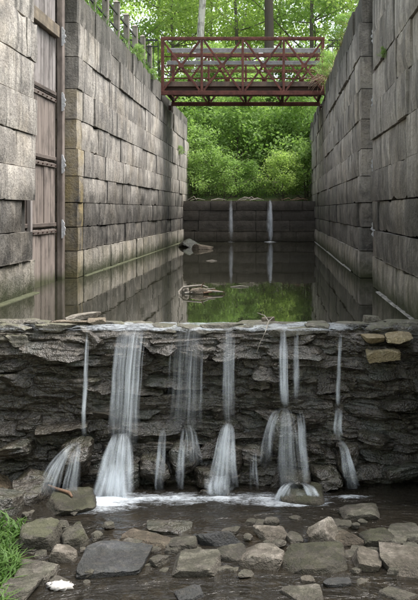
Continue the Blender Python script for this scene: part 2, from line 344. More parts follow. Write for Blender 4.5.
# ------------------------------------------------------------------ stone block walls
def block_mesh(L, H, depth, seed, chip=1.0, amp=0.006):
    """one dressed stone: front face a rough grid (local u along x, v along z, front towards -y), ragged arrises, sides run back"""
    rg = random.Random(seed); nu = max(3, int(L / 0.13)); nv = max(3, int(H / 0.12)); g = 0.006
    off = Vector((rg.uniform(-50, 50), rg.uniform(-50, 50), rg.uniform(-50, 50)))
    v = []; idx = {}
    for j in range(nv + 1):
        for i in range(nu + 1):
            u = -L / 2 + g + (L - 2 * g) * i / nu; z = g + (H - 2 * g) * j / nv
            q = off + Vector((u * 3, 0, z * 3)); wv = noise.noise(q) * amp + noise.noise(q * 3.1) * amp * 0.6
            edge = (i in (0, nu)) or (j in (0, nv))
            if edge:
                k = abs(noise.noise(q * 2.3 + Vector((9, 0, 0)))); wv -= 0.007 + 0.016 * k * chip
                if j == 0: z += max(0, noise.noise(q * 3.1 + Vector((0, 5, 0))) - 0.1) * 0.045 * chip; wv -= 0.006
                if j == nv: z -= max(0, noise.noise(q * 1.9) - 0.15) * 0.05 * chip
                if i == 0: u += 0.012 * k * chip
                if i == nu: u -= 0.012 * k * chip
            idx[i, j] = len(v); v.append((u, -wv, z))
    f = [(idx[i, j], idx[i + 1, j], idx[i + 1, j + 1], idx[i, j + 1]) for i in range(nu) for j in range(nv)]
    ring = [(i, 0) for i in range(nu)] + [(nu, j) for j in range(nv)] + [(i, nv) for i in range(nu, 0, -1)] + [(0, j) for j in range(nv, 0, -1)]
    b0 = len(v)
    for (i, j) in ring:
        u, y_, z = v[idx[i, j]]; v.append((u, depth, z))
    n = len(ring)
    for k in range(n): f.append((idx[ring[k]], b0 + k, b0 + (k + 1) % n, idx[ring[(k + 1) % n]]))
    f.append(tuple(range(b0, b0 + n)))
    return mesh('stone_block', v, f, True, 35)

def block_run(wall, frame, u0, u1, v0, v1, rg, lens=(0.75, 1.55), depth=0.42, ochre=lambda u, v: 0, dark=lambda u, v: 0, proud=(-0.012, 0.028), start=None):
    u = u0; first = True
    while u < u1 - 0.05:
        L = rg.uniform(*lens) if not (first and start) else start
        first = False
        if u1 - (u + L) < 0.45: L = u1 - u
        me = block_mesh(L, v1 - v0, depth, rg.random(), rg.choice((.25, .25, .4, .6, 1.8)))
        pos, rot = frame(u + L / 2, v0, rg.uniform(*proud))
        o = obj('stone_block', me, M['wall'], wall, pos, rot)
        oc = ochre(u + L / 2, v0)
        if oc: o['ochre'] = float(oc)
        dk = dark(u + L / 2, v0)
        if dk: o['dark'] = float(dk)
        u += L

# local -y is the face direction: left wall faces +x, right wall faces -x, breast wall faces -y
left_frame = lambda u, v, w_: ((XL + w_, u, v), (0, 0, R(90)))
right_frame = lambda u, v, w_: ((XR - w_, u, v), (0, 0, R(-90)))
breast_frame = lambda u, v, w_: ((u, YB - w_, v), (0, 0, 0))

def lock_wall(side, label, far):
    s = -1 if side == 'left' else 1; X = XL if s < 0 else XR; fr = left_frame if s < 0 else right_frame
    rg = random.Random(11 if s < 0 else 23)
    wl_ = thing('lock_wall', label, 'stone wall', (X + s * 0.5, 10, -1.6))
    cx = X + s * (0.12 + 0.55)
    mb = MB(); mb.box((cx, (NEAR0 + .12 + NEAR1 - .1) / 2, (TOP - .06 - 1.6) / 2), (1.1, NEAR1 - NEAR0 - .22, TOP - .06 + 1.6))
    mb.box((cx, (FAR0 + .15 + far - .6) / 2, (TOP - .08 - 1.6) / 2), (1.1, far - FAR0 - .75, TOP - .08 + 1.6))
    mb.box((X + s * 0.78, (NEAR1 + FAR0) / 2, (TOP - .07 - 1.6) / 2), (0.84, FAR0 - NEAR1 + .6, TOP - .07 + 1.6))
    mb.build('wall_core', M['core'], wl_)
    for k in range(len(COURSES) - 1):
        v0, v1 = COURSES[k], COURSES[k + 1]
        if v1 <= -0.35:            # below the pool: only the near end could ever be seen
            block_run(wl_, fr, NEAR0, 9.0, v0, v1, rg)
            continue
        near1 = NEAR1 + rg.choice((-0.16, -0.05, 0.05, 0.12))
        if s < 0 and abs(v0 - 0.82) < .01: near1 = NEAR1 - 0.55
        if s > 0: near1 += 0.8
        block_run(wl_, fr, NEAR0, near1, v0, v1, rg, (0.7, 1.5), start=rg.uniform(0.4, 1.2), proud=(0.0, 0.03) if k % 2 else (-0.02, 0.015))
        endj = far - (rg.uniform(0, 0.9) if v0 < 3 else rg.uniform(0.6, 2.2))
        if v0 < 4.1:
            oc = (lambda u, v: 0.95 if (u < FAR0 + 0.5 and 0.4 < v < 2.3) else (0.5 if u < FAR0 + 0.5 and v < 3 else (0.25 if v < .3 else 0))) if s < 0 else (lambda u, v: 0)
            # a narrow ochre quoin stone on the corner, then the ordinary stones
            q = 0.34 if k % 2 else 0.42
            block_run(wl_, fr, FAR0, FAR0 + q, v0, v1, rg, (q, q), 0.5, oc)
            block_run(wl_, fr, FAR0 + q, endj, v0, v1, rg, (0.75, 1.6), start=rg.uniform(0.6, 1.3), proud=(-0.02, 0.02) if k % 2 else (0.0, 0.035))
        else:                      # the coping course, set back for the bridge seat
            block_run(wl_, fr, FAR0, 23.1, v0, v1, rg, (0.9, 1.7), 0.5, proud=(-0.03, 0.03))
            block_run(wl_, fr, 26.4, endj, v0, v1 - 0.15, rg, (0.7, 1.4), 0.5, proud=(-0.06, 0.02))
    # kerb of the footing just above the pool
    ys_ = 7.4; i = 0
    while ys_ < far - 1:
        L = rg.uniform(1.2, 2.4)
        if not (NEAR1 - 0.2 < ys_ < FAR0 - 0.1):
            e = min(ys_ + L, far - .5); 
            if ys_ < NEAR1: e = min(e, NEAR1 + 0.1)
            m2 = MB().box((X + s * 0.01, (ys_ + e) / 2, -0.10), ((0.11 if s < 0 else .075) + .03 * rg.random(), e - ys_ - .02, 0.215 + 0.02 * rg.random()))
            m2.build('footing_stone', M['glint_ledge'] if s > 0 else M['wall'], wl_, (X + s * 0.01, (ys_ + e) / 2, -0.1), False, 0.012)
        ys_ += L
    return wl_
M['glint_ledge'] = plain_material('glint_flecked_ledge', (0.045, 0.043, 0.036), (0.34, 0.33, 0.3), 0.7, 0, 5)  # dark ledge; its pale bits paint water glints into the colour
left_wall = lock_wall('left', 'tall weathered grey stone block wall along the left side of the lock', FAR_L)
right_wall = lock_wall('right', 'tall shaded grey stone block wall along the right side of the lock', FAR_R)

# breast wall with its own stones
bw = thing('breast_wall', 'low dark stone wall closing the far end of the pool', 'stone wall', (-0.9, YB + 0.4, -0.5))
MB().box(((XL + XR) / 2, YB + 0.5, 0.42), (XR - XL + 0.3, 0.8, 1.9)).build('wall_core', M['core'], bw)
rg = random.Random(5)
for k, (a, b) in enumerate(((-0.5, 0.0), (0.0, 0.36), (0.36, 0.74), (0.74, 1.08), (1.08, 1.42))):
    block_run(bw, breast_frame, XL - .1, XR + .1, a, b, rg, (0.6, 1.4), 0.5, dark=lambda u, v: 0.95, start=rg.uniform(.4, 1.1), proud=(-.01, .03))

# ------------------------------------------------------------------ timber gate recesses
def gate(side, label):
    s = -1 if side == 'left' else 1; X = (XL if s < 0 else XR) + s * 0.33
    g = thing('timber_gate', label, 'timber gate', (X, (NEAR1 + FAR0) / 2, -0.5))
    rg = random.Random(3 + s); ya, yb = NEAR1 - 0.1, FAR0 - 0.02; bands = [-0.5, 0.82, 1.85, 2.88, 3.86, 4.7]
    for k in range(5):
        y = ya + 0.05; z0, z1 = bands[k], bands[k + 1]
        while y < yb - 0.24:
            wd = rg.uniform(0.13, 0.2); 
            if yb - 0.2 - (y + wd) < .1: wd = yb - 0.2 - y
            m_ = M['plank'] if k >= 3 else M['plank_brown']
            MB().box((X + s * rg.uniform(0, .018), y + wd / 2, (z0 + z1) / 2), (0.07, wd - 0.01, z1 - z0 - .02)).build('plank', m_, g, (X, y + wd / 2, (z0 + z1) / 2), False, 0.004)
            y += wd
    # wales: dark pairs across the planks, one pale beam high up
    for z in bands[1:4]:
        for dz in (-0.055, 0.055):
            o = MB().box((X - s * 0.04, (ya + yb - .2) / 2, z + dz), (0.018, yb - ya - .25, 0.06)).build('waling', M['waling'], g, (X - s * 0.05, (ya + yb) / 2, z + dz), False, 0.006)
        for i in range(9):
            yy = ya + 0.2 + i * 0.24
            MB().tube([(X - s * 0.05, yy, z - 0.055), (X - s * 0.068, yy, z - 0.055)], 0.013, 6).build('bolt', M['darksteel'], g, (X - s * 0.08, yy, z))
    MB().box((X - s * 0.06, (ya + yb - .2) / 2, bands[4] + .06), (0.08, yb - ya - .25, 0.2)).build('beam', M['beam'], g, (X - s * .06, (ya + yb) / 2, bands[4]), False, 0.01)
    MB().box((X - s * 0.06, ya + 0.72, 2.2), (0.06, 0.09, 5.2)).build('batten', M['plank'], g, (X - s * .06, ya + .72, 2.2), False, 0.006)
    MB().box((X - s * 0.085, yb - 0.1, 2.1), (0.10, 0.14, 5.2)).build('post', M['plank_brown'], g, (X - s * .085, yb - .1, 2.1), False, 0.012)
    # scalloped white irons that hold the post
    for z in (0.80, 1.83, 2.82, 3.86):
        n = 28; out = []
        for i in range(n + 1):
            t = i / n; e = math.sin(math.pi * min(1, t * 1.05)) ** 0.6
            out.append((0.02 + 0.055 * e * (0.35 + 0.5 * abs(math.cos(t * math.pi * 3.5 + z)) + .25 * noise.noise(Vector((t * 9, z * 7, s)))), (t - 0.5) * 0.30))
        v = []; f = []
        for q, yo in ((0, -0.012), (1, 0.012)):
            for (a, b) in out: v += [(0, yo, b), (a, yo, b)]
        m2 = 2 * (n + 1)
        for i in range(n):
            f += [(2 * i, 2 * i + 1, 2 * i + 3, 2 * i + 2), (m2 + 2 * i, m2 + 2 * i + 2, m2 + 2 * i + 3, m2 + 2 * i + 1), (2 * i + 1, m2 + 2 * i + 1, m2 + 2 * i + 3, 2 * i + 3)]
        o = obj('anchor_iron', mesh('anchor_iron', v, f, False), M['white_iron'], g, (X - s * 0.12, yb - 0.185, z))
        o.scale = (-s, 1, 1)
    return g
gate('left', 'brown weathered timber gate planks standing in the recess of the left wall')
gate('right', 'narrow strip of timber gate in the recess of the right wall')

# ------------------------------------------------------------------ water
def sheet(name, x0, x1, y0, y1, z, nxx, nyy):
    return mesh(name, [(x0 + (x1 - x0) * i / nxx, y0 + (y1 - y0) * j / nyy, z) for j in range(nyy + 1) for i in range(nxx + 1)],
                [(j * (nxx + 1) + i, j * (nxx + 1) + i + 1, (j + 1) * (nxx + 1) + i + 1, (j + 1) * (nxx + 1) + i) for j in range(nyy) for i in range(nxx)])
tag(obj('pool_water', sheet('pool_water', XL - 0.2, XR + 0.2, 7.93, YB + 0.1, 0, 4, 20), M['pool']), kind='structure')
tag(obj('stream_water', sheet('stream_water', -4.5, 3.6, -6, 7.95, ZW, 8, 14), M['stream']), kind='structure')

# ------------------------------------------------------------------ rocks
def ico(sub):
    bm = bmesh.new(); bmesh.ops.create_icosphere(bm, subdivisions=sub, radius=1)
    V = np.array([v.co[:] for v in bm.verts]); F = np.array([[v.index for v in f.verts] for f in bm.faces]); bm.free(); return V / np.linalg.norm(V, axis=1)[:, None], F
ICO = {k: ico(k) for k in (2, 3, 4, 5)}
def rock_mesh(sx, sy, sz, seed, res=3, boxy=1.0, chamfer=9, amp=0.06, soft=22, jit=0.2, strata=0.0, hf=0.22, dlo=0.92, slab=0.0):
    """angular stone: directions cut by tilted planes, then roughened; half sizes sx, sy, sz; origin at centre"""
    rs = np.random.RandomState(int(seed * 9973) % (2 ** 31)); U, F = ICO[res]
    N = []; D = []
    for ax in range(3):
        for sg in (-1, 1):
            n = np.zeros(3); n[ax] = sg; n += rs.normal(0, jit, 3); N.append(n / np.linalg.norm(n)); D.append(rs.uniform(0.86, 1.0))
    for i in range(chamfer):
        n = rs.normal(0, 1, 3); n[2] *= 1 - slab; N.append(n / np.linalg.norm(n)); D.append(rs.uniform(dlo, 1.3))
    N = np.array(N); D = np.array(D); dots = np.maximum(U @ N.T, 1e-3) / D
    r = 1.0 / (np.sum(dots ** soft, axis=1) ** (1.0 / soft))
    P = U * r[:, None]; P = P * np.array([sx, sy, sz])
    m = min(sx, sy, sz); s0 = (sx + sy + sz) / 3
    o = Vector(rs.uniform(-90, 90, 3))
    out = np.empty_like(P)
    for i, p in enumerate(P):
        q = Vector(p); a = noise.noise(q * (1.1 / s0) + o) * 1.0 + noise.noise(q * (3.0 / s0) + o) * 0.55 + noise.noise(q * (8.0 / s0) + o) * 0.28 + noise.noise(q * (19.0 / s0) + o) * hf
        if strata:
            f_ = noise.noise(Vector((q.x * 3, q.y * 3, q.z * 46)) + o) + .6 * noise.noise(Vector((q.x * 9, q.y * 9, q.z * 90)) + o)
            k_ = strata * f_; out[i] = p + U[i] * (a * amp * (m * 0.6 + s0 * 0.4)) + np.array([U[i][0] * k_, U[i][1] * k_, 0]); continue
        out[i] = p + U[i] * (a * amp * (m * 0.6 + s0 * 0.4))
    me = tri_mesh('rock', out, F, True); me.set_sharp_from_angle(angle=R(38)); return me
def rock_at(name, label, cx, cy, base, sx, sy, h, seed, mat, parent=None, rz=0, tilt=(0, 0), res=4, group=None, **kw):
    me = rock_mesh(sx, sy, h / 2, seed, res, **kw)
    o = obj(name, me, M[mat], parent, (cx, cy, base + h / 2), (tilt[0], tilt[1], rz))
    if parent is None: tag(o, label, 'rock', group)
    return o

# ------------------------------------------------------------------ the weir: a ledge of thin bedded rock
weir = thing('rock_weir', 'dark wet ledge of layered rock across the lock with water falling over it', 'rock weir', (-0.9, 7.95, ZW - 0.2))
MB().box(((XL + XR) / 2, 8.22, -0.84), (XR - XL + 0.2, 0.56, 1.5)).build('rock_core', M['dark_rock'], weir)
def face_y(x, z):
    """front of the ledge: near plumb above, stepping out below"""
    y = 7.80 + 0.06 * noise.noise(Vector((x * 1.3, z * 2, 0)))
    if z < -0.85: y -= 0.30 * min(1, (-0.85 - z) / 0.45) * (0.55 + 0.5 * noise.noise(Vector((x * 1.7, 0, 5))))
    if -0.25 < z < -0.05: y -= 0.03
    return y
nxx, nzz = 400, 165; V = []
for j in range(nzz + 1):
    for i in range(nxx + 1):
        x = XL + (XR - XL) * i / nxx; z = -0.03 - 1.55 * j / nzz
        wp = z + .035 * noise.noise(Vector((x * 1.6, 0, 2))) + .02 * noise.noise(Vector((x * 6, z * 3, 7)))
        d = .055 * noise.noise(Vector((x * 1.5, wp * 13, 1))) + .04 * noise.noise(Vector((x * 4.5, wp * 22, 5))) + .03 * (abs(noise.noise(Vector((x * 9, wp * 26, 3)))) - .25) + .014 * noise.noise(Vector((x * 24, wp * 60, 4)))
        if z > -.07: d *= .4
        V.append((x, face_y(x, z) + .02 - d, z))
F = [(j * (nxx + 1) + i, (j + 1) * (nxx + 1) + i, (j + 1) * (nxx + 1) + i + 1, j * (nxx + 1) + i + 1) for j in range(nzz) for i in range(nxx)]
me = mesh('rock_face', V, F); me.set_sharp_from_angle(angle=R(42))
obj('rock_face', me, M['weir'], weir)
rg = random.Random(77); z = -0.055; row = 0
while z > -1.5:
    h = rg.uniform(0.055, 0.125) if z > -0.9 else rg.uniform(0.06, 0.13)
    x = XL + rg.uniform(-0.1, 0.1)
    while x < XR + 0.05:
        L = rg.uniform(0.16, 0.6) * (1 if z > -0.9 else 0.8)
        cx = x + L / 2; hh = h * rg.uniform(0.9, 1.35); zc = z - h / 2 + rg.uniform(-0.02, 0.02)
        y = face_y(cx, zc) + rg.uniform(-0.035, 0.11)
        if cx < -1.9 and zc > -0.2: mt = 'weir_top'
        else: mt = 'weir' if rg.random() < 0.8 else 'dark_rock'
        rock_at('ledge_stone', None, cx, y + 0.17 + (.03 if row == 0 else 0), zc - hh / 2 - (.02 if row == 0 else 0), max(.13, L * 0.68), 0.22, hh * (1.12 if row else 1.0), rg.random(), mt, weir, rg.uniform(-.14, .14), (rg.uniform(-.12, .12) * (row > 0), rg.uniform(-.09, .09) * (row > 0)), res=4 if -2.75 < cx < 1.4 else 3, amp=0.2 if row else .1, chamfer=6, soft=24, strata=.012, hf=.5)
        x += L * rg.uniform(0.92, 1.02)
    z -= h * 0.93; row += 1
# crest slabs lying in the overflow
x = XL; rg = random.Random(31)
while x < XR:
    L = rg.uniform(0.16, 0.42)
    for yy in (7.86, 8.02):
        if rg.random() < 0.85:
            up = rg.uniform(0.005, 0.035) + (0.015 if x < -1.6 or x > 0.6 else 0)
            rock_at('crest_slab', None, x + L / 2 + rg.uniform(-.05, .05), yy + rg.uniform(-.04, .05), up - 0.09, L * 0.55, rg.uniform(.06, .11), 0.09, rg.random(), 'weir_top', weir, rg.uniform(-.3, .3), (rg.uniform(-.05, .05), rg.uniform(-.06, .06)), res=3, amp=0.1)
    x += L * 0.9
def wx(px, k=108.0): return (px - 275) / k      # photo column at the ledge -> metres
def wz(py, k=108.0): return 1.1 - (py - 210) / k
# boulders on the face that split the falls, the pale corner stones
for i, (px, py, sx, h, fy) in enumerate(((80, 452, .17, .34, 7.42), (125, 470, .2, .22, 7.5), (284, 424, .17, .36, 7.5), (296, 470, .16, .16, 7.38), (232, 455, .12, .32, 7.5),
        (186, 452, .15, .3, 7.52), (345, 452, .1, .28, 7.48), (20, 446, .16, .14, 7.56), (255, 452, .13, .2, 7.58), (372, 436, .16, .11, 7.6), (398, 404, .17, .1, 7.64), (396, 466, .2, .13, 7.52),
        (45, 472, .2, .14, 7.42), (155, 462, .13, .28, 7.52), (325, 468, .15, .2, 7.46), (209, 470, .13, .18, 7.45))):
    rock_at('ledge_boulder', None, wx(px), fy + 0.1, wz(py) - h / 2, sx * .88, 0.19, h * .9, 0.1 + i * .037, 'dark_rock', weir, rg.uniform(-.4, .4), (rg.uniform(-.15, .15), rg.uniform(-.2, .2)), res=4, amp=0.16, strata=.012, hf=.5)
for px, py, sx, h, fy in ((382, 352, .165, .105, 7.64), (399, 337, .13, .075, 7.68), (374, 338, .11, .065, 7.67)):
    o = rock_at('corner_stone', None, wx(px), fy + .06, wz(py) - h / 2, sx, .16, h, px * .013, 'ochre_rock', weir, 0, (0, 0), res=4, amp=.08); o['label'] = 'pale ochre block in the crest of the ledge'

# loose slabs and twigs on the crest
def top_slab(label, px, y, sx, sy, h, seed, mat, rz=0, z0=-0.01, tilt=(0, 0)):
    return rock_at('flat_slab', label, (px - 275) * y / 833.0, y, z0, sx, sy, h, seed, mat, None, rz, tilt, 4, 'slabs lying on the weir crest', amp=.035, jit=.1, soft=30)
top_slab('long pale slab, topmost of the pile on the left of the weir crest', 82, 8.05, .17, .09, .055, .31, 'pale_rock', .1, .045, (0, -.12))
top_slab('thin brown slab beneath the long pale slab on the weir crest', 72, 7.98, .18, .1, .045, .52, 'tan_rock', -.1, .004)
top_slab('rounded tan stone just right of the slab pile on the weir crest', 97, 7.96, .085, .08, .07, .73, 'tan_rock', .3, .0)
top_slab('thin flat slab left of the slab pile on the weir crest', 38, 8.0, .12, .08, .04, .44, 'weir_top', 0, .0)
top_slab('small lump of grey rock on the right part of the weir crest', 372, 8.1, .085, .07, .075, .91, 'weir_top', 0, .0)
top_slab('brown debris covered stone in the middle of the weir crest', 268, 8.05, .07, .06, .08, .17, 'tan_rock', 0, -.01)
t = MB()
t.tube([(-0.02, 8.0, .07), (-.06, 7.86, .05), (-.09, 7.72, -.03), (-.14, 7.68, -.13), (-.17, 7.70, -.22)], [.004, .006, .005, .004, .002], 5)
t.tube([(-.06, 7.86, .05), (-.1, 7.9, .1), (-.17, 7.95, .12)], [.006, .005, .002], 5)
tag(t.build('twig', M['driftgrey'], None, (-.06, 7.86, .05)), 'thin bare twig hanging over the middle of the weir crest', 'twig')

# ------------------------------------------------------------------ falling water
def run_points(r, a, t, rs_ph):
    """centre line of one falling run: level motion even, drop accelerating"""
    x0, w0, z0, y0, x1, w1, z1, y1 = r['g']; k = r.get('pow', 1.8)
    s = t ** (1 / k)
    return (x0 + (x1 - x0) * s + a * (w0 + (w1 - w0) * t ** r.get('flare', 0.6)), y0 + (y1 - y0) * s, z0 + (z1 - z0) * t)
def strands(name, runs, seed, parent):
    rs = np.random.RandomState(seed); V = []; F = []; A = []
    for r in runs:
        for k in range(int(r['n'] * .8) + 2):
            a = rs.uniform(-1, 1); a = math.copysign(abs(a) ** r.get('edge', 0.9), a); t0 = rs.uniform(0, r.get('t0', .3)) ** 1.3; t1 = rs.uniform(r.get('t1', .6), 1)
            rad = r.get('rad', .006) * rs.uniform(.8, 3.0); al = r.get('alpha', .5) * rs.uniform(.12, .85); dy = rs.uniform(-.012, .02); ph = rs.uniform(0, 9); n = 14
            base = len(V)
            for i in range(n):
                t = t0 + (t1 - t0) * i / (n - 1); x, y, z = run_points(r, a, t, ph)
                x += .004 * math.sin(ph + t * 7) + (.008 * noise.noise(Vector((x * 9, z * 4.5, 1.7))) + .005 * noise.noise(Vector((x * 30, z * 9, 5)))) * min(1, t * 1.6) * (y < 20); y += dy + .02 * noise.noise(Vector((x * 12, z * 6, 9))); q = rad * (0.55 + 0.9 * t); env = math.sin(math.pi * min(1, max(0.0, (i + .6) / n))) ** .8
                for dx, dyy in ((-q, 0), (0, -q * .8), (q, 0)): V.append((x + dx, y + dyy, z))
                A += [0.0, al * env if i not in (0, n - 1) else 0.0, 0.0]
            for i in range(n - 1):
                for j in range(2): F.append((base + i * 3 + j, base + i * 3 + j + 1, base + i * 3 + j + 4, base + i * 3 + j + 3))
    o = Vector(world_loc(parent)); me = mesh(name, [Vector(v) - o for v in V], F)
    at = me.attributes.new('amt', 'FLOAT', 'POINT'); at.data.foreach_set('value', np.array(A, np.float32))
    ob = obj(name, me, M['strand'], parent, o); tag(ob, kind='stuff'); return ob
def veil(r, parent, amt):
    nu, nv = 24, 20; V = []; A = []; UV = []; o = Vector(world_loc(parent)); bulge = r.get('bulge', .05)
    for j in range(nv + 1):
        for i in range(nu + 1):
            a = 2 * i / nu - 1; t = j / nv; x, y, z = run_points(r, a, t, 0)
            y -= bulge * (1 - a * a) - .02 + .012 * noise.noise(Vector((x * 14, z * 1.5, 4)))
            x += (.008 * noise.noise(Vector((x * 9, z * 4.5, 1.7))) + .005 * noise.noise(Vector((x * 30, z * 9, 5)))) * min(1, t * 1.6) * (y < 20)
            V.append(Vector((x, y, z)) - o); UV.append((i / nu * (r['g'][1] + r['g'][5]) * 5 + r['g'][0] * 3, t + r['g'][2]))
            e = smooth(0, 1, min(1, (1 - abs(a)) * 1.6)) * (.55 + .9 * noise.noise(Vector((x * 22, z * .8, 3))) + .25); e = max(0, e); A.append(amt * .8 * e * (min(1, t * 9 + r.get('topa', .35))) * (1 - smooth(.72, 1.0, t) * r.get('fade', .75)))
    F = [(j * (nu + 1) + i, j * (nu + 1) + i + 1, (j + 1) * (nu + 1) + i + 1, (j + 1) * (nu + 1) + i) for j in range(nv) for i in range(nu)]
    me = mesh('veil', V, F); at = me.attributes.new('amt', 'FLOAT', 'POINT'); at.data.foreach_set('value', np.array(A, np.float32))
    uv = me.uv_layers.new(name='UVMap')
    uv.data.foreach_set('uv', np.array([UV[l.vertex_index] for l in me.loops], np.float32).ravel())
    return obj('veil', me, M['veil'], parent, o)
def foam_sheet(name, pts, parent, z, amt, rx, ry, seed=0):
    """ragged oval patch of foam lying 6 mm above the water round (x, y)"""
    o = Vector(world_loc(parent)); nr, na = 10, 36; V = []; A = []; x0, y0 = pts
    for j in range(nr + 1):
        for i in range(na):
            th = 2 * math.pi * i / na; q = j / nr * (1 + .25 * noise.noise(Vector((math.cos(th) * 1.5 + seed, math.sin(th) * 1.5, seed))))
            V.append(Vector((x0 + rx * q * math.cos(th), y0 + ry * q * math.sin(th), z + .028 * amt * max(0, 1 - q * 1.5))) - o); A.append(amt * max(0, 1 - j / nr) ** .7)
    F = [(j * na + i, j * na + (i + 1) % na, (j + 1) * na + (i + 1) % na, (j + 1) * na + i) for j in range(nr) for i in range(na)]
    me = mesh(name, V, F); at = me.attributes.new('amt', 'FLOAT', 'POINT'); at.data.foreach_set('value', np.array(A, np.float32))
    return obj(name, me, M['foam'], parent, o)
def fall(label, base, runs, veils=(), foams=(), seed=1, grp='falls over the rock ledge'):
    f = thing('waterfall', label, 'waterfall', base, grp)
    strands('water_strands', runs, seed, f)
    for i, am in veils: veil(runs[i], f, am)
    for i, (x, y, z, am, rx, ry) in enumerate(foams):
        if am < .8 or y > 20: continue
        sp = [dict(g=(x, rx * .25, z + .01, y + .06, x + q * rx * .5, rx * .3, z + h_, y + .02), n=16, alpha=.22, rad=.014, pow=.8, t0=.05, t1=.3) for q, h_ in ((-1, .07), (1, .07), (-.4, .13), (.4, .12), (0, .16))]
        o_ = strands('spray', sp, seed + 40 + i, f)
    for i, (x, y, z, am, rx, ry) in enumerate(foams): foam_sheet('foam', (x, y), f, z, am, rx, ry, seed * 3.1 + i)
    return f
def G(px0, w0, py0, y0, px1, w1, py1, y1):     # photo columns and rows at the ledge, half widths in px
    return (wx(px0), w0 / 108., wz(py0), y0, wx(px1), w1 / 108., wz(py1), y1)
ZF = ZW + .006
fall('thin single thread of water falling left of the main waterfall', (wx(86), 7.5, ZW), [
    dict(g=G(88, 1.6, 329, 7.72, 89, 1.2, 432, 7.52), n=16, alpha=.8, rad=.006, t1=.95),
    dict(g=G(88, 2, 431, 7.36, 62, 11, 474, 7.16), n=40, alpha=.5, rad=.006, pow=1.9, t1=.35),
    dict(g=G(89, 2, 431, 7.34, 82, 10, 486, 7.20), n=34, alpha=.45, rad=.006, pow=1.6, t1=.5)], [(1, .5), (2, .3)], [(wx(80), 7.25, ZF, .55, .2, .1)], 2)
fall('widest and whitest waterfall, left of centre, with foam at its foot', (wx(124), 7.45, ZW), [
    dict(g=G(133, 14, 329, 7.72, 129, 15, 440, 7.40), n=60, alpha=.42, rad=.007, t0=.05),
    dict(g=G(128, 6, 424, 7.42, 123, 20, 488, 7.22), n=90, alpha=.65, rad=.009, pow=1.3, t0=.2, t1=.7),
    dict(g=G(124, 5, 450, 7.34, 122, 15, 489, 7.18), n=50, alpha=.8, rad=.011, pow=1.3, t0=.2, t1=.8)], [(0, .55), (1, .75), (2, .95)],
    [(wx(120), 7.16, ZF, 1.0, .36, .2), (wx(112), 7.02, ZF, .62, .5, .26), (wx(160), 7.2, ZF, .6, .4, .08)], 3)
fall('faint veil of thin strands between the main fall and the middle fall', (wx(186), 7.5, ZW), [
    dict(g=G(190, 15, 329, 7.72, 186, 18, 425, 7.48), n=26, alpha=.24, rad=.005),
    dict(g=G(168, 2, 420, 7.44, 165, 5, 479, 7.36), n=22, alpha=.55, rad=.006),
    dict(g=G(192, 4, 416, 7.42, 198, 7, 452, 7.34), n=18, alpha=.4, rad=.006, pow=1.9),
    dict(g=G(189, 3, 418, 7.42, 184, 3, 478, 7.33), n=18, alpha=.45, rad=.006, pow=1.9)], [(0, .28), (1, .35), (2, .3)], [(wx(180), 7.22, ZF, .62, .36, .07)], 4)
fall('narrow middle waterfall flaring white over its lower half', (wx(226), 7.5, ZW), [
    dict(g=G(229, 6, 329, 7.72, 230, 5, 420, 7.46), n=24, alpha=.38, rad=.006),
    dict(g=G(230, 3, 415, 7.44, 225, 14, 474, 7.28), n=54, alpha=.6, rad=.008, pow=1.4, t0=.15, t1=.7),
    dict(g=G(222, 11, 461, 7.32, 222, 12, 480, 7.24), n=36, alpha=.6, rad=.009, pow=1.5, t1=.6)], [(0, .35), (1, .65), (2, .6)], [(wx(224), 7.2, ZF, .85, .26, .1)], 5)
fall('tall right of centre waterfall that spreads over a rounded boulder', (wx(288), 7.5, ZW), [
    dict(g=G(283, 4, 329, 7.72, 284, 3.4, 400, 7.46), n=36, alpha=.7, rad=.007, t1=.95),
    dict(g=G(296, 2, 329, 7.72, 295, 2, 402, 7.48), n=14, alpha=.5, rad=.006),
    dict(g=G(283, 3, 398, 7.34, 265, 5, 450, 7.24), n=34, alpha=.36, rad=.007, pow=2.8, t1=.3),
    dict(g=G(285, 3, 397, 7.32, 288, 12, 478, 7.20), n=44, alpha=.30, rad=.007, pow=2.2, t0=.12, t1=.3, flare=.5),
    dict(g=G(297, 3, 400, 7.36, 303, 3, 470, 7.24), n=26, alpha=.6, rad=.007, pow=2.2, t1=.7),
    dict(g=G(298, 4, 464, 7.20, 314, 7, 484, 7.10), n=30, alpha=.6, rad=.008, pow=2.4, t1=.6),
    dict(g=G(292, 4, 464, 7.20, 278, 7, 484, 7.12), n=30, alpha=.55, rad=.008, pow=2.4, t1=.6),
    dict(g=G(255, 2, 440, 7.42, 256, 5, 478, 7.36), n=14, alpha=.4, rad=.006)], [(0, .5), (2, .26), (3, .3), (5, .55), (6, .5)], [(wx(292), 7.08, ZF, .8, .36, .1), (wx(262), 7.2, ZF, .6, .2, .07)], 6)
fall('thin broken trickle at the far right of the falls', (wx(344), 7.5, ZW), [
    dict(g=G(341, 1, 329, 7.72, 337, 1.2, 404, 7.56), n=12, alpha=.55, rad=.005, t1=.95),
    dict(g=G(337, 3, 402, 7.50, 336, 4, 432, 7.46), n=20, alpha=.5, rad=.006),
    dict(g=G(337, 2, 430, 7.42, 348, 7, 474, 7.32), n=36, alpha=.5, rad=.007, pow=1.5, t1=.6)], [(1, .35), (2, .5)], [(wx(346), 7.25, ZF, .6, .22, .07)], 7)
# fan and thin threads on the breast wall
for lab, px, n, al, rx, sd_ in (('bright thread of water falling down the right part of the far dark wall', 270, 40, .85, .32, 8), ('faint thread of water falling down the left part of the far dark wall', 231, 14, .45, .2, 9)):
    xx = (px - 275) * YB / 833.0
    fall(lab, (xx, YB - .12, 0), [dict(g=(xx, .045, 1.45, YB - .05, xx, .07, .01, YB - .2), n=n, alpha=al, rad=.022)], [(0, al * .8)], [(xx, YB - .25, .006, .95 * al, rx, .2)], sd_, 'falls on the far wall')
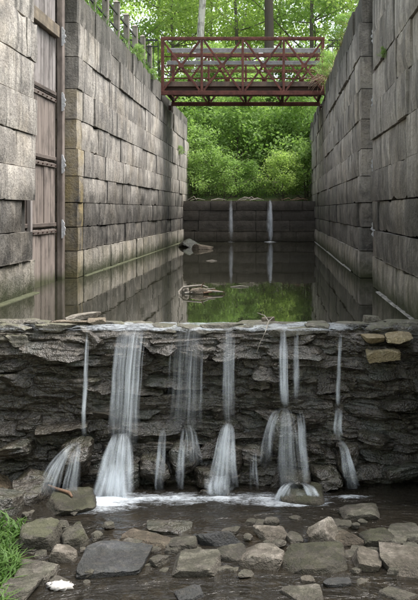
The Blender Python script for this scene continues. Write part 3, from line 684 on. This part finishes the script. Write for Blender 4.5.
# white broken water running over the crest
V = []; A = []; nxx, nyy = 180, 10
for j in range(nyy + 1):
    for i in range(nxx + 1):
        x = XL + .2 + (XR - XL - .3) * i / nxx; t = j / nyy; y = 8.12 - .42 * t
        V.append((x, y, .012 - .06 * max(0, t - .6) ** 1.5 * 2 + .016 * noise.noise(Vector((x * 7, y * 9, 2)))))
        k = smooth(-2.2, -1.5, x) * (1 - smooth(.55, .9, x)); k = max(k, .42)
        A.append((.12 + .36 * k) * min(1, t * 4) * (1 - smooth(.85, 1, t) * .6))
F = [(j * (nxx + 1) + i, j * (nxx + 1) + i + 1, (j + 1) * (nxx + 1) + i + 1, (j + 1) * (nxx + 1) + i) for j in range(nyy) for i in range(nxx)]
me = mesh('crest_water', V, F); at = me.attributes.new('amt', 'FLOAT', 'POINT'); at.data.foreach_set('value', np.array(A, np.float32))
tag(obj('crest_water', me, M['foam']), 'shallow broken white water sliding over the crest of the weir', 'water', kind='stuff')
# froth along the foot of the ledge
V = []; A = []; nxx, nyy = 160, 8
for j in range(nyy + 1):
    for i in range(nxx + 1):
        x = wx(95) + (wx(350) - wx(95)) * i / nxx; t = j / nyy
        V.append((x, 7.42 - .42 * t, ZW + .004)); A.append(.5 * math.sin(math.pi * t) ** .6 * min(1, min(i, nxx - i) / 20) * (.75 + .5 * noise.noise(Vector((x * 3, 0, 8)))))
F = [(j * (nxx + 1) + i, j * (nxx + 1) + i + 1, (j + 1) * (nxx + 1) + i + 1, (j + 1) * (nxx + 1) + i) for j in range(nyy) for i in range(nxx)]
me = mesh('froth', V, F); at = me.attributes.new('amt', 'FLOAT', 'POINT'); at.data.foreach_set('value', np.array(A, np.float32))
tag(obj('froth', me, M['foam']), 'line of pale froth on the water along the foot of the ledge', 'foam', kind='stuff')

# ------------------------------------------------------------------ rocks in the stream
def stream_rock(label, x0, x1, ytop, ybase, mat, seed, depth=None, rz=0, tilt=(0, 0), amp=.07, sink=.06, boxy=1.0, flat=None, name='rock', **kw):
    d = 833 * (1.1 - ZW) / (ybase - 210.0); k = 833.0 / d
    sx = (x1 - x0) / k / 2 * 1.04; el = (1.1 - ZW) / d
    vis = (ybase - ytop) / k                    # rows covered by front face plus the seen part of the top
    dep = depth if depth else sx * 1.1
    dep *= 1.22; h = flat if flat else max(.05, (vis - dep * 2 * el * .75) * .8)
    return rock_at(name, label, ((x0 + x1) / 2 - 275) / k, d + dep * .95, ZW - sink, sx, dep, h + sink, seed, mat, None, rz, tilt, 4, 'rocks in the stream bed', **dict(dict(amp=amp, soft=60, chamfer=8, dlo=.74, jit=.13, hf=.3, slab=.72), **kw))
SR = stream_rock
SR('large flat topped blue-grey boulder in the left foreground', 72, 143, 541, 577, 'slate_rock', .137, .22, -.06, (.06, .02))
SR('long tan slab tilted in the water right of the blue-grey boulder', 117, 170, 530, 548, 'tan_rock', .22, .1, -.22, (0, .1))
SR('small mossy rock behind the left end of the blue-grey boulder', 58, 84, 522, 548, 'moss_rock', .38, .11, .5, (.1, -.2))
SR('low grey-green slab beside the grass at the left edge', 8, 52, 560, 588, 'rock', .49, .17)
SR('corner rock cut by the bottom left of the picture', -14, 24, 583, 606, 'rock', .55, .16)
SR('small pale lump between the grass and the blue-grey boulder', 46, 73, 541, 564, 'pale_rock', .61, .1, .3)
SR('broad mossy boulder behind the grass', 12, 52, 514, 553, 'moss_rock', .66, .18, .2)
SR('low mossy slab with a stick on it at the left of the plunge pool', 38, 92, 488, 514, 'moss_rock', .71, .2, .1, (.04, .03))
SR('dark wet boulder left of the mossy slab', 6, 42, 478, 506, 'dark_rock', .76, .16)
SR('dark rock at the left edge behind the grass', -16, 14, 484, 518, 'dark_rock', .79, .16)
SR('grey flat topped block in the middle of the row of rocks', 172, 223, 545, 576, 'rock', .83, .17, .05, (.05, 0))
SR('dark angular slab behind the grey block', 191, 233, 528, 546, 'slate_rock', .87, .1, .1, (-.1, -.1))
SR('small low stone left of the dark angular slab', 168, 196, 537, 552, 'rock', .9, .09)
SR('pale pinkish rock right of the grey block', 240, 287, 541, 571, 'pale_rock', .93, .14, -.2, (0, -.08))
SR('small pale stone behind the pale pinkish rock', 258, 289, 524, 542, 'pale_rock', .96, .1, .2, (.1, .15))
SR('wide mossy slab with a dark front in the right foreground', 284, 355, 544, 574, 'moss_rock', 1.02, .17, -.06, (.05, -.05))
SR('upright leaning pinkish stone behind the wide mossy slab', 310, 340, 517, 546, 'pale_rock', 1.07, .08, .3, (0, -.35))
SR('rough brown stone right of the leaning stone', 333, 362, 527, 547, 'tan_rock', 1.13, .1, .1)
SR('mossy rounded rock behind the right hand slabs', 362, 391, 527, 547, 'moss_rock', 1.19, .1)
SR('grey slab behind the right hand slabs at the edge', 388, 426, 523, 545, 'rock', 1.23, .14, .1)
SR('wedge shaped pale slab right of the wide mossy slab', 354, 386, 545, 572, 'pale_rock', 1.29, .15, .1, (0, .12))
SR('big pale flat slab at the right edge', 382, 432, 544, 577, 'pale_rock', 1.33, .18, -.05, (.04, 0))
SR('mossy dome of rock standing alone in the plunge pool', 281, 328, 482, 507, 'moss_rock', 1.41, .17, .1, (0, 0), .08, soft=7, slab=0, dlo=.8, chamfer=12)
SR('low broken reef of rock right of the mossy dome', 336, 382, 503, 521, 'rock', 1.47, .13, 0, (0, .08), .12, soft=20, slab=.3, flat=.06)
SR('flat stone just breaking the surface at the bottom right', 288, 326, 588, 603, 'rock', 1.5, .09, .2, flat=.03)
SR('small wet stone in front of the wide mossy slab', 326, 352, 577, 587, 'slate_rock', 1.55, .06, .2, flat=.025)
SR('pebble size stone left of the small wet stone', 300, 315, 577, 584, 'pale_rock', 1.6, .04, .2, flat=.025)
SR('low dark reef just showing behind the long tan slab', 146, 190, 522, 534, 'dark_rock', 1.66, .12, 0, flat=.03)
SR('low stone joining the grey block to the pale pinkish rock', 218, 246, 545, 563, 'rock', 1.71, .1, .3)
SR('small stone in front of the left end of the tan slab', 108, 124, 538, 549, 'rock', 1.77, .06, .3, flat=.03)
SR('thin slab awash at the bottom edge left of centre', 176, 205, 592, 601, 'slate_rock', 1.83, .07, .1, flat=.02)
SR('flat wet stone at the bottom right corner', 384, 420, 590, 602, 'rock', 1.89, .08, -.1, flat=.025)
SR('smooth dark stone awash at the foot of the middle fall', 195, 232, 487, 497, 'dark_rock', 1.95, .12, 0, flat=.03)
# pebbles: too many and small to count
V = []; F = []; rs = np.random.RandomState(9); U, FF = ico(1); cnt = 0
for i in range(900):
    y = rs.uniform(4.6, 7.3); x = rs.uniform(-2.2, 1.9) if i < 500 else rs.normal(-.2, .9); yb_ = y if i < 500 else 5.95 + rs.normal(0, .28)
    s = rs.uniform(.012, .05) * (1.3 if i >= 500 else 1); zc = ground_z(x, yb_) + s * .3
    if i >= 500: zc = max(zc, ZW - .06 + rs.uniform(-.04, .03))
    n0 = len(V) * len(U); ang = rs.uniform(0, 6.3); c_, s_ = math.cos(ang), math.sin(ang)
    P = U * (1 + rs.normal(0, .11, (len(U), 1))) * np.array([s * rs.uniform(.8, 1.7), s, s * rs.uniform(.4, .7)])
    P = np.stack([P[:, 0] * c_ - P[:, 1] * s_ + x, P[:, 0] * s_ + P[:, 1] * c_ + yb_, P[:, 2] + zc], 1)
    V.append(P); F.append(FF + n0)
tag(obj('pebbles', tri_mesh('pebbles', np.concatenate(V), np.concatenate(F), True), M['rock']), 'pebbles and small stones strewn over the stream bed', 'pebbles', kind='stuff')

rs = np.random.RandomState(19); V = []; F = []; n0 = 0
for i in range(130):
    px = rs.uniform(5, 420); py = rs.normal(548, 16) if px > 95 else rs.uniform(512, 598)
    d = 833 * (1.1 - ZW) / (py - 210.0); s_ = rs.uniform(.025, .07)
    me = rock_mesh(s_ * rs.uniform(.9, 1.6), s_, s_ * rs.uniform(.3, .55), rs.rand() * 50, 3, amp=.08, soft=50, dlo=.72, hf=.3, slab=.6)
    P = np.array([v.co[:] for v in me.vertices]); a_ = rs.uniform(0, 6.28); bpy.data.meshes.remove(me)
    P = np.stack([P[:, 0] * math.cos(a_) - P[:, 1] * math.sin(a_) + (px - 275) * d / 833.0, P[:, 0] * math.sin(a_) + P[:, 1] * math.cos(a_) + d + .05, P[:, 2] + ZW + rs.uniform(-.045, .03)], 1)
    V.append(P); F.append(ICO[3][1] + n0); n0 += len(P)
me = tri_mesh('rubble', np.concatenate(V), np.concatenate(F), True); me.set_sharp_from_angle(angle=R(38))
tag(obj('rubble', me, M['rock']), 'small broken stones wedged between the larger rocks of the stream', 'rubble', kind='stuff')
# driftwood, litter
def low(px, py, z=ZW): d = 833 * (1.1 - z) / (py - 210.0); return ((px - 275) * d / 833.0, d)
a = low(46, 497); b = low(66, 512)
t = MB(); t.tube([(a[0], a[1] + .08, ZW + .078), (a[0] * .6 + b[0] * .4, a[1] - .04, ZW + .086), (b[0] - .03, b[1] + .24, ZW + .078), (b[0] + .01, b[1] + .17, ZW + .068)], [.007, .013, .015, .008], 8)
tag(t.build('driftwood_stick', M['drift'], None, (b[0], b[1], ZW + .1), True), 'reddish brown stick lying across the low mossy slab', 'stick')
lx, ly = low(60, 588)
rs = np.random.RandomState(4); U, FF = ICO[3]
P = U * np.array([.085, .05, .028]); P = P * (1 + .45 * np.array([noise.noise(Vector(u) * 2.7) for u in U])[:, None]) + .012 * np.array([noise.noise_vector(Vector(u) * 5) for u in U])
tag(obj('crumpled_litter', tri_mesh('crumpled_litter', P, FF), M['litter'], None, (lx, ly, ZW + .012)), 'crumpled white scrap lying in the shallow water in front of the grass', 'litter')
# floating driftwood raft in the upper pool
dx, dy = low(200, 294, 0)
df = thing('driftwood_raft', 'small raft of driftwood and leaves floating in the upper pool', 'driftwood', (dx, dy, 0))
t = MB(); t.tube([(dx - .27, dy - .03, -.03), (dx - .275, dy, .03), (dx - .22, dy + .03, .085), (dx - .1, dy + .05, .10), (dx + .02, dy + .05, .11), (dx + .1, dy + .06, .08)], [.014, .016, .016, .015, .012, .008], 7)
t.build('bent_branch', M['driftgrey'], df, (dx, dy, 0), True)
for i, (ax, ay, az, bx, by, bz, r_) in enumerate(((-.05, 0, .02, .3, -.02, .03, .02), (.02, .05, .05, .28, .02, .03, .015), (-.12, -.02, .02, .2, .05, .07, .012), (0, .02, .06, .06, .03, .16, .008), (-.2, .02, .01, .1, .02, .02, .017), (.05, -.05, .02, .32, .04, .02, .014))):
    MB().tube([(dx + ax, dy + ay, az), (dx + (ax + bx) / 2, dy + (ay + by) / 2 + .02, (az + bz) / 2 + .012), (dx + bx, dy + by, bz)], [r_, r_ * .9, r_ * .4], 6).build('branch', M['driftgrey'] if i % 2 == 0 else M['drift'], df, (dx, dy, 0), True)
rock_at('root_lump', None, dx - .2, dy + .1, -.02, .05, .05, .1, .4, 'pale_rock', df, res=3)
rock_at('leaf_heap', None, dx - .02, dy + .03, -.02, .12, .06, .1, .6, 'tan_rock', df, res=3, amp=.2)
px_, py_ = low(204, 249, 0)
rock_at('pool_rock', 'flat brown rock showing above the upper pool near the left wall', px_, py_, -.1, .26, .3, .2, .37, 'tan_rock')
px_, py_ = low(187, 249, 0)
rock_at('pool_rock', 'dark rubble rock at the corner of left wall and far wall', px_ - .1, py_ + 1.5, -.1, .3, .45, .26, .87, 'dark_rock')
for lab, px, py, s in (('pale leaf floating in the middle of the upper pool', 212, 261, .12), ('thin pale stick floating right of the driftwood raft', 240, 287, .14)):
    x_, y_ = low(px, py, 0)
    o = MB().tube([(x_ - s, y_, .004), (x_, y_ + .02, .012), (x_ + s * .9, y_ - .01, .006)], [.004, .014 if s < .13 else .01, .003], 6).build('floating_debris', M['driftgrey'], None, (x_, y_, 0), True)
    tag(o, lab, 'debris')
# bits along the top of the breast wall
rs = np.random.RandomState(12); 
for i, (px, lab) in enumerate(((206, 'small pale stick caught on the far wall left of the faint thread'), (250, 'tangle of white driftwood caught on the far wall between the two threads'), (300, 'brown branch lying along the right end of the far wall top'))):
    x_ = (px - 275) * YB / 833.0; t = MB()
    for k in range(7 if i == 1 else 4):
        aa = rs.uniform(-.45, .45); t.tube([(x_ + aa - .25, YB + .25 + rs.uniform(-.15, .15), 1.44), (x_ + aa, YB + .2, 1.47 + rs.uniform(0, .12)), (x_ + aa + rs.uniform(.1, .4), YB + .2, 1.45)], [.009, .012, .004], 5)
    tag(t.build('driftwood', M['driftgrey'] if i < 2 else M['drift'], None, (x_, YB + .2, 1.43), True), lab, 'driftwood')

# ------------------------------------------------------------------ footbridge
BF, BK = 23.5, 25.95; BX0, BX1 = -3.22, 1.40; ZB, ZT = 4.35, 5.93
br = thing('footbridge', 'rusty steel truss footbridge with cross braced sides spanning the lock', 'bridge', ((BX0 + BX1) / 2, (BF + BK) / 2, ZB))
for yy in (BF, BK):
    s = -1 if yy == BF else 1
    tr = obj('truss', MB().bar((BX0, yy, ZT), (BX1, yy, ZT), .09, .09, (0, 0, 1)).bar((BX0, yy, ZB + .05), (BX1, yy, ZB + .05), .10, .12, (0, 0, 1)).mesh('truss', (0, yy, ZB), bevel=.006), M['rust'], br, (0, yy, ZB))
    n = 4; step = (BX1 - BX0) / n
    for i in range(n + 1):
        x = BX0 + i * step; x = min(max(x, BX0 + .05), BX1 - .05)
        MB().bar((x, yy, ZB + .1), (x, yy, ZT - .04), .085 if i in (0, n) else .065, .085, (0, 1, 0)).build('upright', M['rust'], tr, (x, yy, ZB), bevel=.005)
        if i < n:
            xa, xb = BX0 + i * step + .06, BX0 + (i + 1) * step - .06
            for (p, q, dd) in (((xa, ZB + .12), (xb, ZT - .06), .012), ((xa, ZT - .06), (xb, ZB + .12), -.012)):
                MB().bar((p[0], yy + dd, p[1]), (q[0], yy + dd, q[1]), .055, .05, (0, 1, 0)).build('diagonal_brace', M['rust'], tr, (p[0], yy, p[1]), bevel=.004)
            MB().box(((xa + xb) / 2, yy + s * .045, (ZB + ZT) / 2 + .03), (.16, .012, .13)).build('gusset_plate', M['rust'], tr, ((xa + xb) / 2, yy, (ZB + ZT) / 2))
    inner = yy - s * .09
    for z in (4.83, 5.01, 5.18, 5.44):
        MB().bar((BX0 + .05, inner, z), (BX1 - .05, inner, z), .035, .03, (0, 0, 1)).build('rail', M['rust'], tr, (0, inner, z))
for (za, zb_) in ((5.56, 5.69), (5.22, 5.33)):
    MB().box(((-3.06 + 1.29) / 2, BF + .14, (za + zb_) / 2), (4.35, .04, zb_ - za)).build('guard_board', M['greyboard'], br, (0, BF + .14, za), bevel=.006)
nb = 31
for i in range(nb):
    x = BX0 + .08 + (BX1 - BX0 - .16) * (i + .5) / nb
    MB().box((x, (BF + BK) / 2, 4.64), (.138, BK - BF - .28, .055)).build('deck_board', M['deck'], br, (x, (BF + BK) / 2, 4.64), bevel=.005)
for yy in (BF + .2, (BF + BK) / 2 - .2):
    MB().box(((BX0 + BX1) / 2, yy, 4.555), (BX1 - BX0 - .1, .09, .11)).build('stringer', M['darksteel'], br, (0, yy, 4.53))
MB().box(((BX0 + BX1) / 2, BF + .09, 4.665), (BX1 - BX0 - .14, .05, .14)).build('kerb_board', M['deck'], br, (0, BF + .09, 4.66), bevel=.006)
for i in range(5):
    x = BX0 + .06 + (BX1 - BX0 - .12) * i / 4
    MB().box((x, (BF + BK) / 2, 4.52), (.07, BK - BF, .07)).build('floor_beam', M['darksteel'], br, (x, (BF + BK) / 2, 4.4))
for x, s in ((BX0 - .02, -1), (BX1 + .02, 1)):
    for yy in (BF + .02, BK - .02):
        MB().box((x + s * .14, yy, 4.27), (.34, .24, .15)).build('bearing_block', M['darksteel'], br, (x + s * .14, yy, 4.2), bevel=.01)

# picket railings joining the bridge to the banks
def picket(label, x0, x1, y):
    t = thing('picket_railing', label, 'railing', ((x0 + x1) / 2, y, 4.4))
    for z, h in ((5.90, .045), (5.72, .03), (4.72, .035)):
        MB().box(((x0 + x1) / 2, y, z), (abs(x1 - x0), .03, h)).build('rail', M['black'], t, ((x0 + x1) / 2, y, z))
    n = max(2, int(abs(x1 - x0) / .13))
    for i in range(n + 1):
        x = x0 + (x1 - x0) * i / n; MB().box((x, y, 5.1), (.02, .018, 1.52)).build('picket', M['black'], t, (x, y, 5.1))
picket('black iron picket railing at the left end of the footbridge', -3.30, -4.9, BF + .05)
picket('black iron picket railing at the right end of the footbridge', 1.50, 3.2, BF + .05)
# post and rail fence on the left wall top
ypos = [12.6 + 1.23 * i for i in range(10)]
words_ = ['tenth', 'ninth', 'eighth', 'seventh', 'sixth', 'fifth', 'fourth', 'third', 'second', 'first']
fz = thing('post_fence', 'grey wooden post fence with dark rails on top of the left wall', 'fence', (-3.56, 18, 4.45))
for i, y in enumerate(ypos):
    x = -3.56; h = 1.36
    o = MB().box((x, y, 4.4 + h / 2), (.13, .13, h)).build('post', M['post'], fz, (x, y, 4.4), bevel=.012)
    v = [(x - .075, y - .075, 4.4 + h), (x + .075, y - .075, 4.4 + h), (x + .075, y + .075, 4.4 + h), (x - .075, y + .075, 4.4 + h), (x, y, 4.4 + h + .07)]
    obj('cap', mesh('cap', [Vector(q) - Vector((x, y, 4.4 + h)) for q in v], [(0, 1, 4), (1, 2, 4), (2, 3, 4), (3, 0, 4), (3, 2, 1, 0)], False), M['post'], o, (x, y, 4.4 + h + .003))
    if i < len(ypos) - 1:
        for z in (4.75, 5.15, 5.5):
            MB().box((x + .02, y + .615, z), (.03, 1.1, .035)).build('rail', M['black'], fz, (x, y + .615, z))

# ------------------------------------------------------------------ foliage
def leaves(n, centers, radii, flat, size, rs, up=0.75):
    """leaf-shaped quads in clumps: returns V, F"""
    k = len(centers); w_ = radii ** 2; ids = rs.choice(k, n, p=w_ / w_.sum())
    d = rs.normal(0, 1, (n, 3)); d /= np.linalg.norm(d, axis=1)[:, None]; rr = rs.uniform(0, 1, n) ** .45
    P = centers[ids] + d * (rr * radii[ids])[:, None] * np.array([1, 1, flat])
    N = rs.normal(0, .55, (n, 3)); N[:, 2] += up; N /= np.linalg.norm(N, axis=1)[:, None]
    T = rs.normal(0, 1, (n, 3)); T[:, 2] -= .3; T -= N * np.sum(T * N, 1)[:, None]; T /= np.linalg.norm(T, axis=1)[:, None]; B = np.cross(N, T)
    s = (size * rs.uniform(.6, 1.35, n))[:, None]
    V = np.empty((n, 4, 3)); V[:, 0] = P - T * s * .55; V[:, 1] = P + B * s * .3 - N * s * .05; V[:, 2] = P + T * s * .55 - N * s * .12; V[:, 3] = P - B * s * .3 - N * s * .05
    return V.reshape(-1, 3), np.arange(n * 4).reshape(n, 4)
def limb(mb, p, d, L, r, depth, rg_, ends):
    pts = [p.copy()]; rad = [r]; n = 5; q = p.copy(); dd = d.copy()
    for i in range(n):
        dd = (dd + Vector((rg_.uniform(-.18, .18), rg_.uniform(-.18, .18), rg_.uniform(-.05, .16)))).normalized(); q = q + dd * (L / n); pts.append(q.copy()); rad.append(r * (1 - .75 * (i + 1) / n))
        if depth > 0 and i >= 1:
            sd_ = Vector((rg_.uniform(-1, 1), rg_.uniform(-1, 1), rg_.uniform(-.1, .6))).normalized()
            limb(mb, q, (dd * .5 + sd_).normalized(), L * rg_.uniform(.4, .6), rad[-1] * .6, depth - 1, rg_, ends)
        elif i >= 2: ends.append(q.copy())
    ends.append(q.copy()); mb.tube(pts, rad, 6)
def make_tree(seed, H, r, crown0, nl, size, spread, flat=.5, clump=.75, lean=0.0):
    """returns trunk mesh and crown mesh of one tree, base at origin"""
    rg_ = random.Random(seed); mb = MB(); ends = []; pts = []; rad = []; p = Vector((0, 0, -.4)); n = 9
    for i in range(n + 1):
        pts.append(p.copy()); rad.append(r * (1.35 if i == 0 else 1 - .8 * i / n)); p = p + Vector((rg_.uniform(-.03, .03) * H / 4 + lean * H / n, rg_.uniform(-.03, .03) * H / 4, (H + .4) / n))
    mb.tube(pts, rad, 9)
    for i in range(2, n + 1):
        z = pts[i].z
        if z < crown0 * H: continue
        for k in range(3):
            a = rg_.uniform(0, 6.28); u = rg_.uniform(.1, .7); L = spread * (1.1 - .6 * (z / H - crown0) / (1 - crown0 + .01)) * rg_.uniform(.7, 1.1)
            limb(mb, pts[i], Vector((math.cos(a), math.sin(a), u)).normalized(), L, rad[i] * .45, 1, rg_, ends)
    rs_ = np.random.RandomState(seed); E = np.array([e[:] for e in ends]); rad_ = clump * rs_.uniform(.6, 1.25, len(E))
    V, F = leaves(nl, E, rad_, flat, size, rs_)
    return mb.mesh('trunk', smooth=True), tri_mesh('crown', V, F)
def place_tree(name, var, label, x, y, sc_, rz, leaf, bark, group=None, cat='tree', z=None):
    t = thing(name, label, cat, (x, y, (ground_z(x, y) if z is None else z) - .05), group)
    a = obj('trunk', var[0], None, t, t.location); b = obj('crown', var[1], None, t, t.location)
    for o, m_ in ((a, M[bark]), (b, M[leaf])):
        if not o.data.materials: o.data.materials.append(m_)
        o.material_slots[0].link = 'OBJECT'; o.material_slots[0].material = m_
        o.rotation_euler = (0, 0, rz); o.scale = (sc_,) * 3
    return t
big = [make_tree(101 + i, 17, .15, .3, 11000, .21, 4.2, .42, 1.0) for i in range(3)]
mid = [make_tree(201 + i, 7.5, .1, .1, 22000, .12, 2.6, .36, .66) for i in range(3)]
shrub = [make_tree(301 + i, 2.2, .035, .05, 5200, .085, 1.15, .6, .36) for i in range(2)]
bare = make_tree(401, 25, .27, .74, 9000, .22, 4.0, .42, 1.0); darkt = make_tree(402, 24, .34, .72, 9000, .23, 4.2, .42, 1.0)

place_tree('white_barked_tree', bare, 'tall tree with a pale white trunk behind the left half of the bridge', -4.3, 46, 1, .4, 'leafB', 'white_bark')
place_tree('dark_trunked_tree', darkt, 'tall tree with a dark straight trunk behind the middle of the bridge', -.45, 44, 1, 1.9, 'leafA', 'bark')
rg = random.Random(55)
spots = [(-6.2, 36.5, 0), (-4.3, 38.5, 1), (-2.4, 37, 2), (-.6, 38.8, 0), (1.0, 36.8, 1), (2.9, 37.6, 2), (-7.5, 41, 2), (-3.2, 42, 1), (1.6, 42, 0), (4.6, 40, 1), (-1.3, 43, 2), (-9, 38, 0), (6.4, 38, 2)]
places = ['behind the left wall end', 'behind the left part of the far wall', 'left of centre behind the far wall', 'in the centre behind the far wall', 'right of centre behind the far wall', 'behind the right wall end']
for i, (x, y, v) in enumerate(spots):
    lab = 'leafy young tree ' + places[i] if i < 6 else 'leafy young tree deep among others in the wood behind the far wall'
    place_tree('young_tree', mid[v], lab, x, y, rg.uniform(.58, .78), rg.uniform(0, 6.28), ('leafA', 'leafC', 'leafA')[i % 3], 'bark', 'young trees behind the far wall')
for i, (x, y, v, L) in enumerate(((-3.0, 31.2, 0, 'bushy shrub at the left end of the far wall top'), (-1.9, 30.8, 1, 'low shrub above the faint thread of water'), (-.9, 31.4, 0, 'low shrub left of the bright thread of water'), (.3, 31.0, 1, 'pale shrub right of the bright thread of water'), (1.15, 31.5, 0, 'bushy shrub at the right end of the far wall top'))):
    place_tree('shrub', shrub[v], L, x, y, (1.05, .7, .6, .75, .9)[i], i * 1.7, ('leafA', 'leafA', 'leafC', 'leafB', 'leafA')[i], 'bark', 'shrubs on the far wall', 'shrub', 1.3)
for i, (x, y) in enumerate(((-4.6, 33.6), (-3.2, 34.4), (-1.6, 33.6), (-.2, 34.6), (1.3, 33.8), (2.6, 35.0), (-5.8, 34.6), (-2.3, 35.8), (.6, 35.8))):
    place_tree('undergrowth_shrub', shrub[i % 2], 'dense green undergrowth shrub in the hollow behind the far wall', x, y, (1.5, 1.3, 1.7, 1.4, 1.6)[i % 5], i * 2.3, ('leafA', 'leafC', 'leafA')[i % 3], 'bark', 'undergrowth behind the far wall', 'shrub')
bspots = [(-14, 44, 0), (-9.5, 47, 1), (-6.5, 52, 2), (-2.5, 53, 0), (2.2, 50, 1), (6, 47, 2), (10, 44, 0), (-12, 56, 1), (-18, 50, 2), (4.5, 57, 0), (0.5, 60, 2), (-4.5, 62, 1), (-9, 64, 0), (9, 56, 1), (14, 50, 2), (-15.5, 34, 1), (13, 33, 0), (-22, 40, 0)]
for i, (x, y, v) in enumerate(bspots):
    place_tree('woodland_tree', big[v], 'tall light green tree standing in the wood beyond the bridge', x, y, rg.uniform(.85, 1.2), rg.uniform(0, 6.28), ('leafB', 'leafA', 'leafB')[i % 3], 'grey_bark', 'tall trees of the wood beyond the bridge')
# the wood further off reads as one mass
rs = np.random.RandomState(66); cen = []; rad = []
for i in range(2600):
    x = rs.uniform(-60, 45); y = rs.uniform(66, 100); cen.append((x, y, ground_z(x, y) + rs.uniform(0, 24) ** 1.0)); rad.append(rs.uniform(.9, 2.2))
for i in range(700):          # unseen leaf clumps added behind the viewer to block low light
    a = rs.uniform(R(-200), R(20)); q = rs.uniform(22, 34); x, y = q * math.cos(a), q * math.sin(a) - 2; cen.append((x, y, max(-1, ground_z(x, y)) + rs.uniform(0, 15))); rad.append(rs.uniform(1.5, 2.8))
V, F = leaves(150000, np.array(cen), np.array(rad), .45, .42, rs)
tag(obj('far_woods', tri_mesh('far_woods', V, F), M['leafB']), 'distant bright green wood closing the view beyond the trees', 'woods', kind='stuff')

# grasses
def blades(n, fx, length, width, rs, droop=.6):
    V = np.empty((n, 6, 3)); 
    for i in range(n):
        x, y, z = fx(); a = rs.uniform(0, 6.283); L = length * rs.uniform(.5, 1.3); wv = width * rs.uniform(.6, 1.3); dx, dy = math.cos(a), math.sin(a); sx, sy = -dy * wv, dx * wv; k = droop * rs.uniform(.3, 1.3)
        for j, (t, ww) in enumerate(((0, .5), (.5, 1), (1, .08))):
            hx = L * k * t * t; hz = L * (t - .35 * k * t * t)
            for q, sg in enumerate((-1, 1)): V[i, j * 2 + q] = (x + dx * hx + sg * sx * ww, y + dy * hx + sg * sy * ww, z + hz)
    b = (np.arange(n) * 6)[:, None]; F = np.concatenate([b + np.array([[0, 1, 3, 2]]), b + np.array([[2, 3, 5, 4]])])
    return tri_mesh('grass', V.reshape(-1, 3), F)
rs = np.random.RandomState(21)
def f1():
    y = rs.uniform(5.15, 6.5); xm = -1.73 - .24 * (y - 5.4) + .05 * math.sin(y * 9); x = xm - 1.0 * rs.uniform(0, 1) ** 1.5
    return x, y, max(ground_z(x, y), ZW - .02) + rs.uniform(0, .17) * min(1, .3 + (xm - x) * 3)
tag(obj('grass', blades(2400, f1, .10, .007, rs, 1.2), M['grass']), 'bright green leafy grass on the bank at the left edge', 'grass', kind='stuff')
def f2():
    s = rs.rand() < .55
    y = rs.uniform(12, 23.2) if s else rs.uniform(17, 34); x = (XL - rs.uniform(-.05, .5)) if s else (XR + rs.uniform(-.05, .5)); return x, y, TOP - .06
tag(obj('wall_top_grass', blades(1500, f2, .3, .008, rs, 1.2), M['grass']), 'tufts of grass growing along the wall tops', 'grass', kind='stuff')
def f3():
    y = rs.uniform(15, 23.4); x = XR + rs.uniform(-.02, .35); return x, y, TOP - .12
tag(obj('dry_grass', blades(700, f3, .26, .005, rs, 1.6), M['drygrass']), 'dry brown grass along the right wall top beside the bridge', 'grass', kind='stuff')
for i, (x, y, z_, q, rz, L) in enumerate(((XL + .02, 19.2, 4.5, .17, .3, 'green weed hanging over the left wall top below the fence posts'), (XL + .0, 21.6, 4.45, .13, 2.1, 'small green weed on the left wall top next to the bridge'), (XR + .05, 21.8, 4.5, .3, 1.2, 'green weed on the right wall top beside the bridge end'),
        (XR + .1, 17.6, 4.5, .3, 4.0, 'brownish green weed on the right wall top above the gate strip'), (XR - .03, 10.3, 3.0, .06, 2.0, 'tiny green tuft in a joint of the right wall'), (XL + .03, 27.5, 2.9, .14, 2.0, 'small tuft growing from a joint near the far end of the left wall'), (XL + .2, 30.6, 1.3, .7, 4.0, 'leafy bush at the far end of the left wall'))):
    place_tree('wall_weed', shrub[i % 2], L, x, y, q, rz, 'leafA', 'bark', 'weeds on the lock walls', 'weed', z_)
# vine tangle at the right end of the bridge
rgv = random.Random(8); t = MB()
for i in range(26):
    p = Vector((1.36 + rgv.uniform(-.08, .15), 23.3 + rgv.uniform(-.15, .1), 4.75 + rgv.uniform(-.2, .25))); d = Vector((rgv.uniform(-1.2, .3), rgv.uniform(-.5, .2), rgv.uniform(-.3, .8))).normalized(); pts = []
    for k in range(6): pts.append(p.copy()); d = (d + Vector((rgv.uniform(-.3, .3), rgv.uniform(-.2, .2), -.22))).normalized(); p = p + d * rgv.uniform(.08, .15)
    t.tube(pts, [.010, .010, .009, .008, .006, .003], 5)
tag(t.build('vine_tangle', M['vine'], None, (1.38, 23.3, 4.6), True), 'bare brown vine tangle at the right end of the footbridge', 'vine')
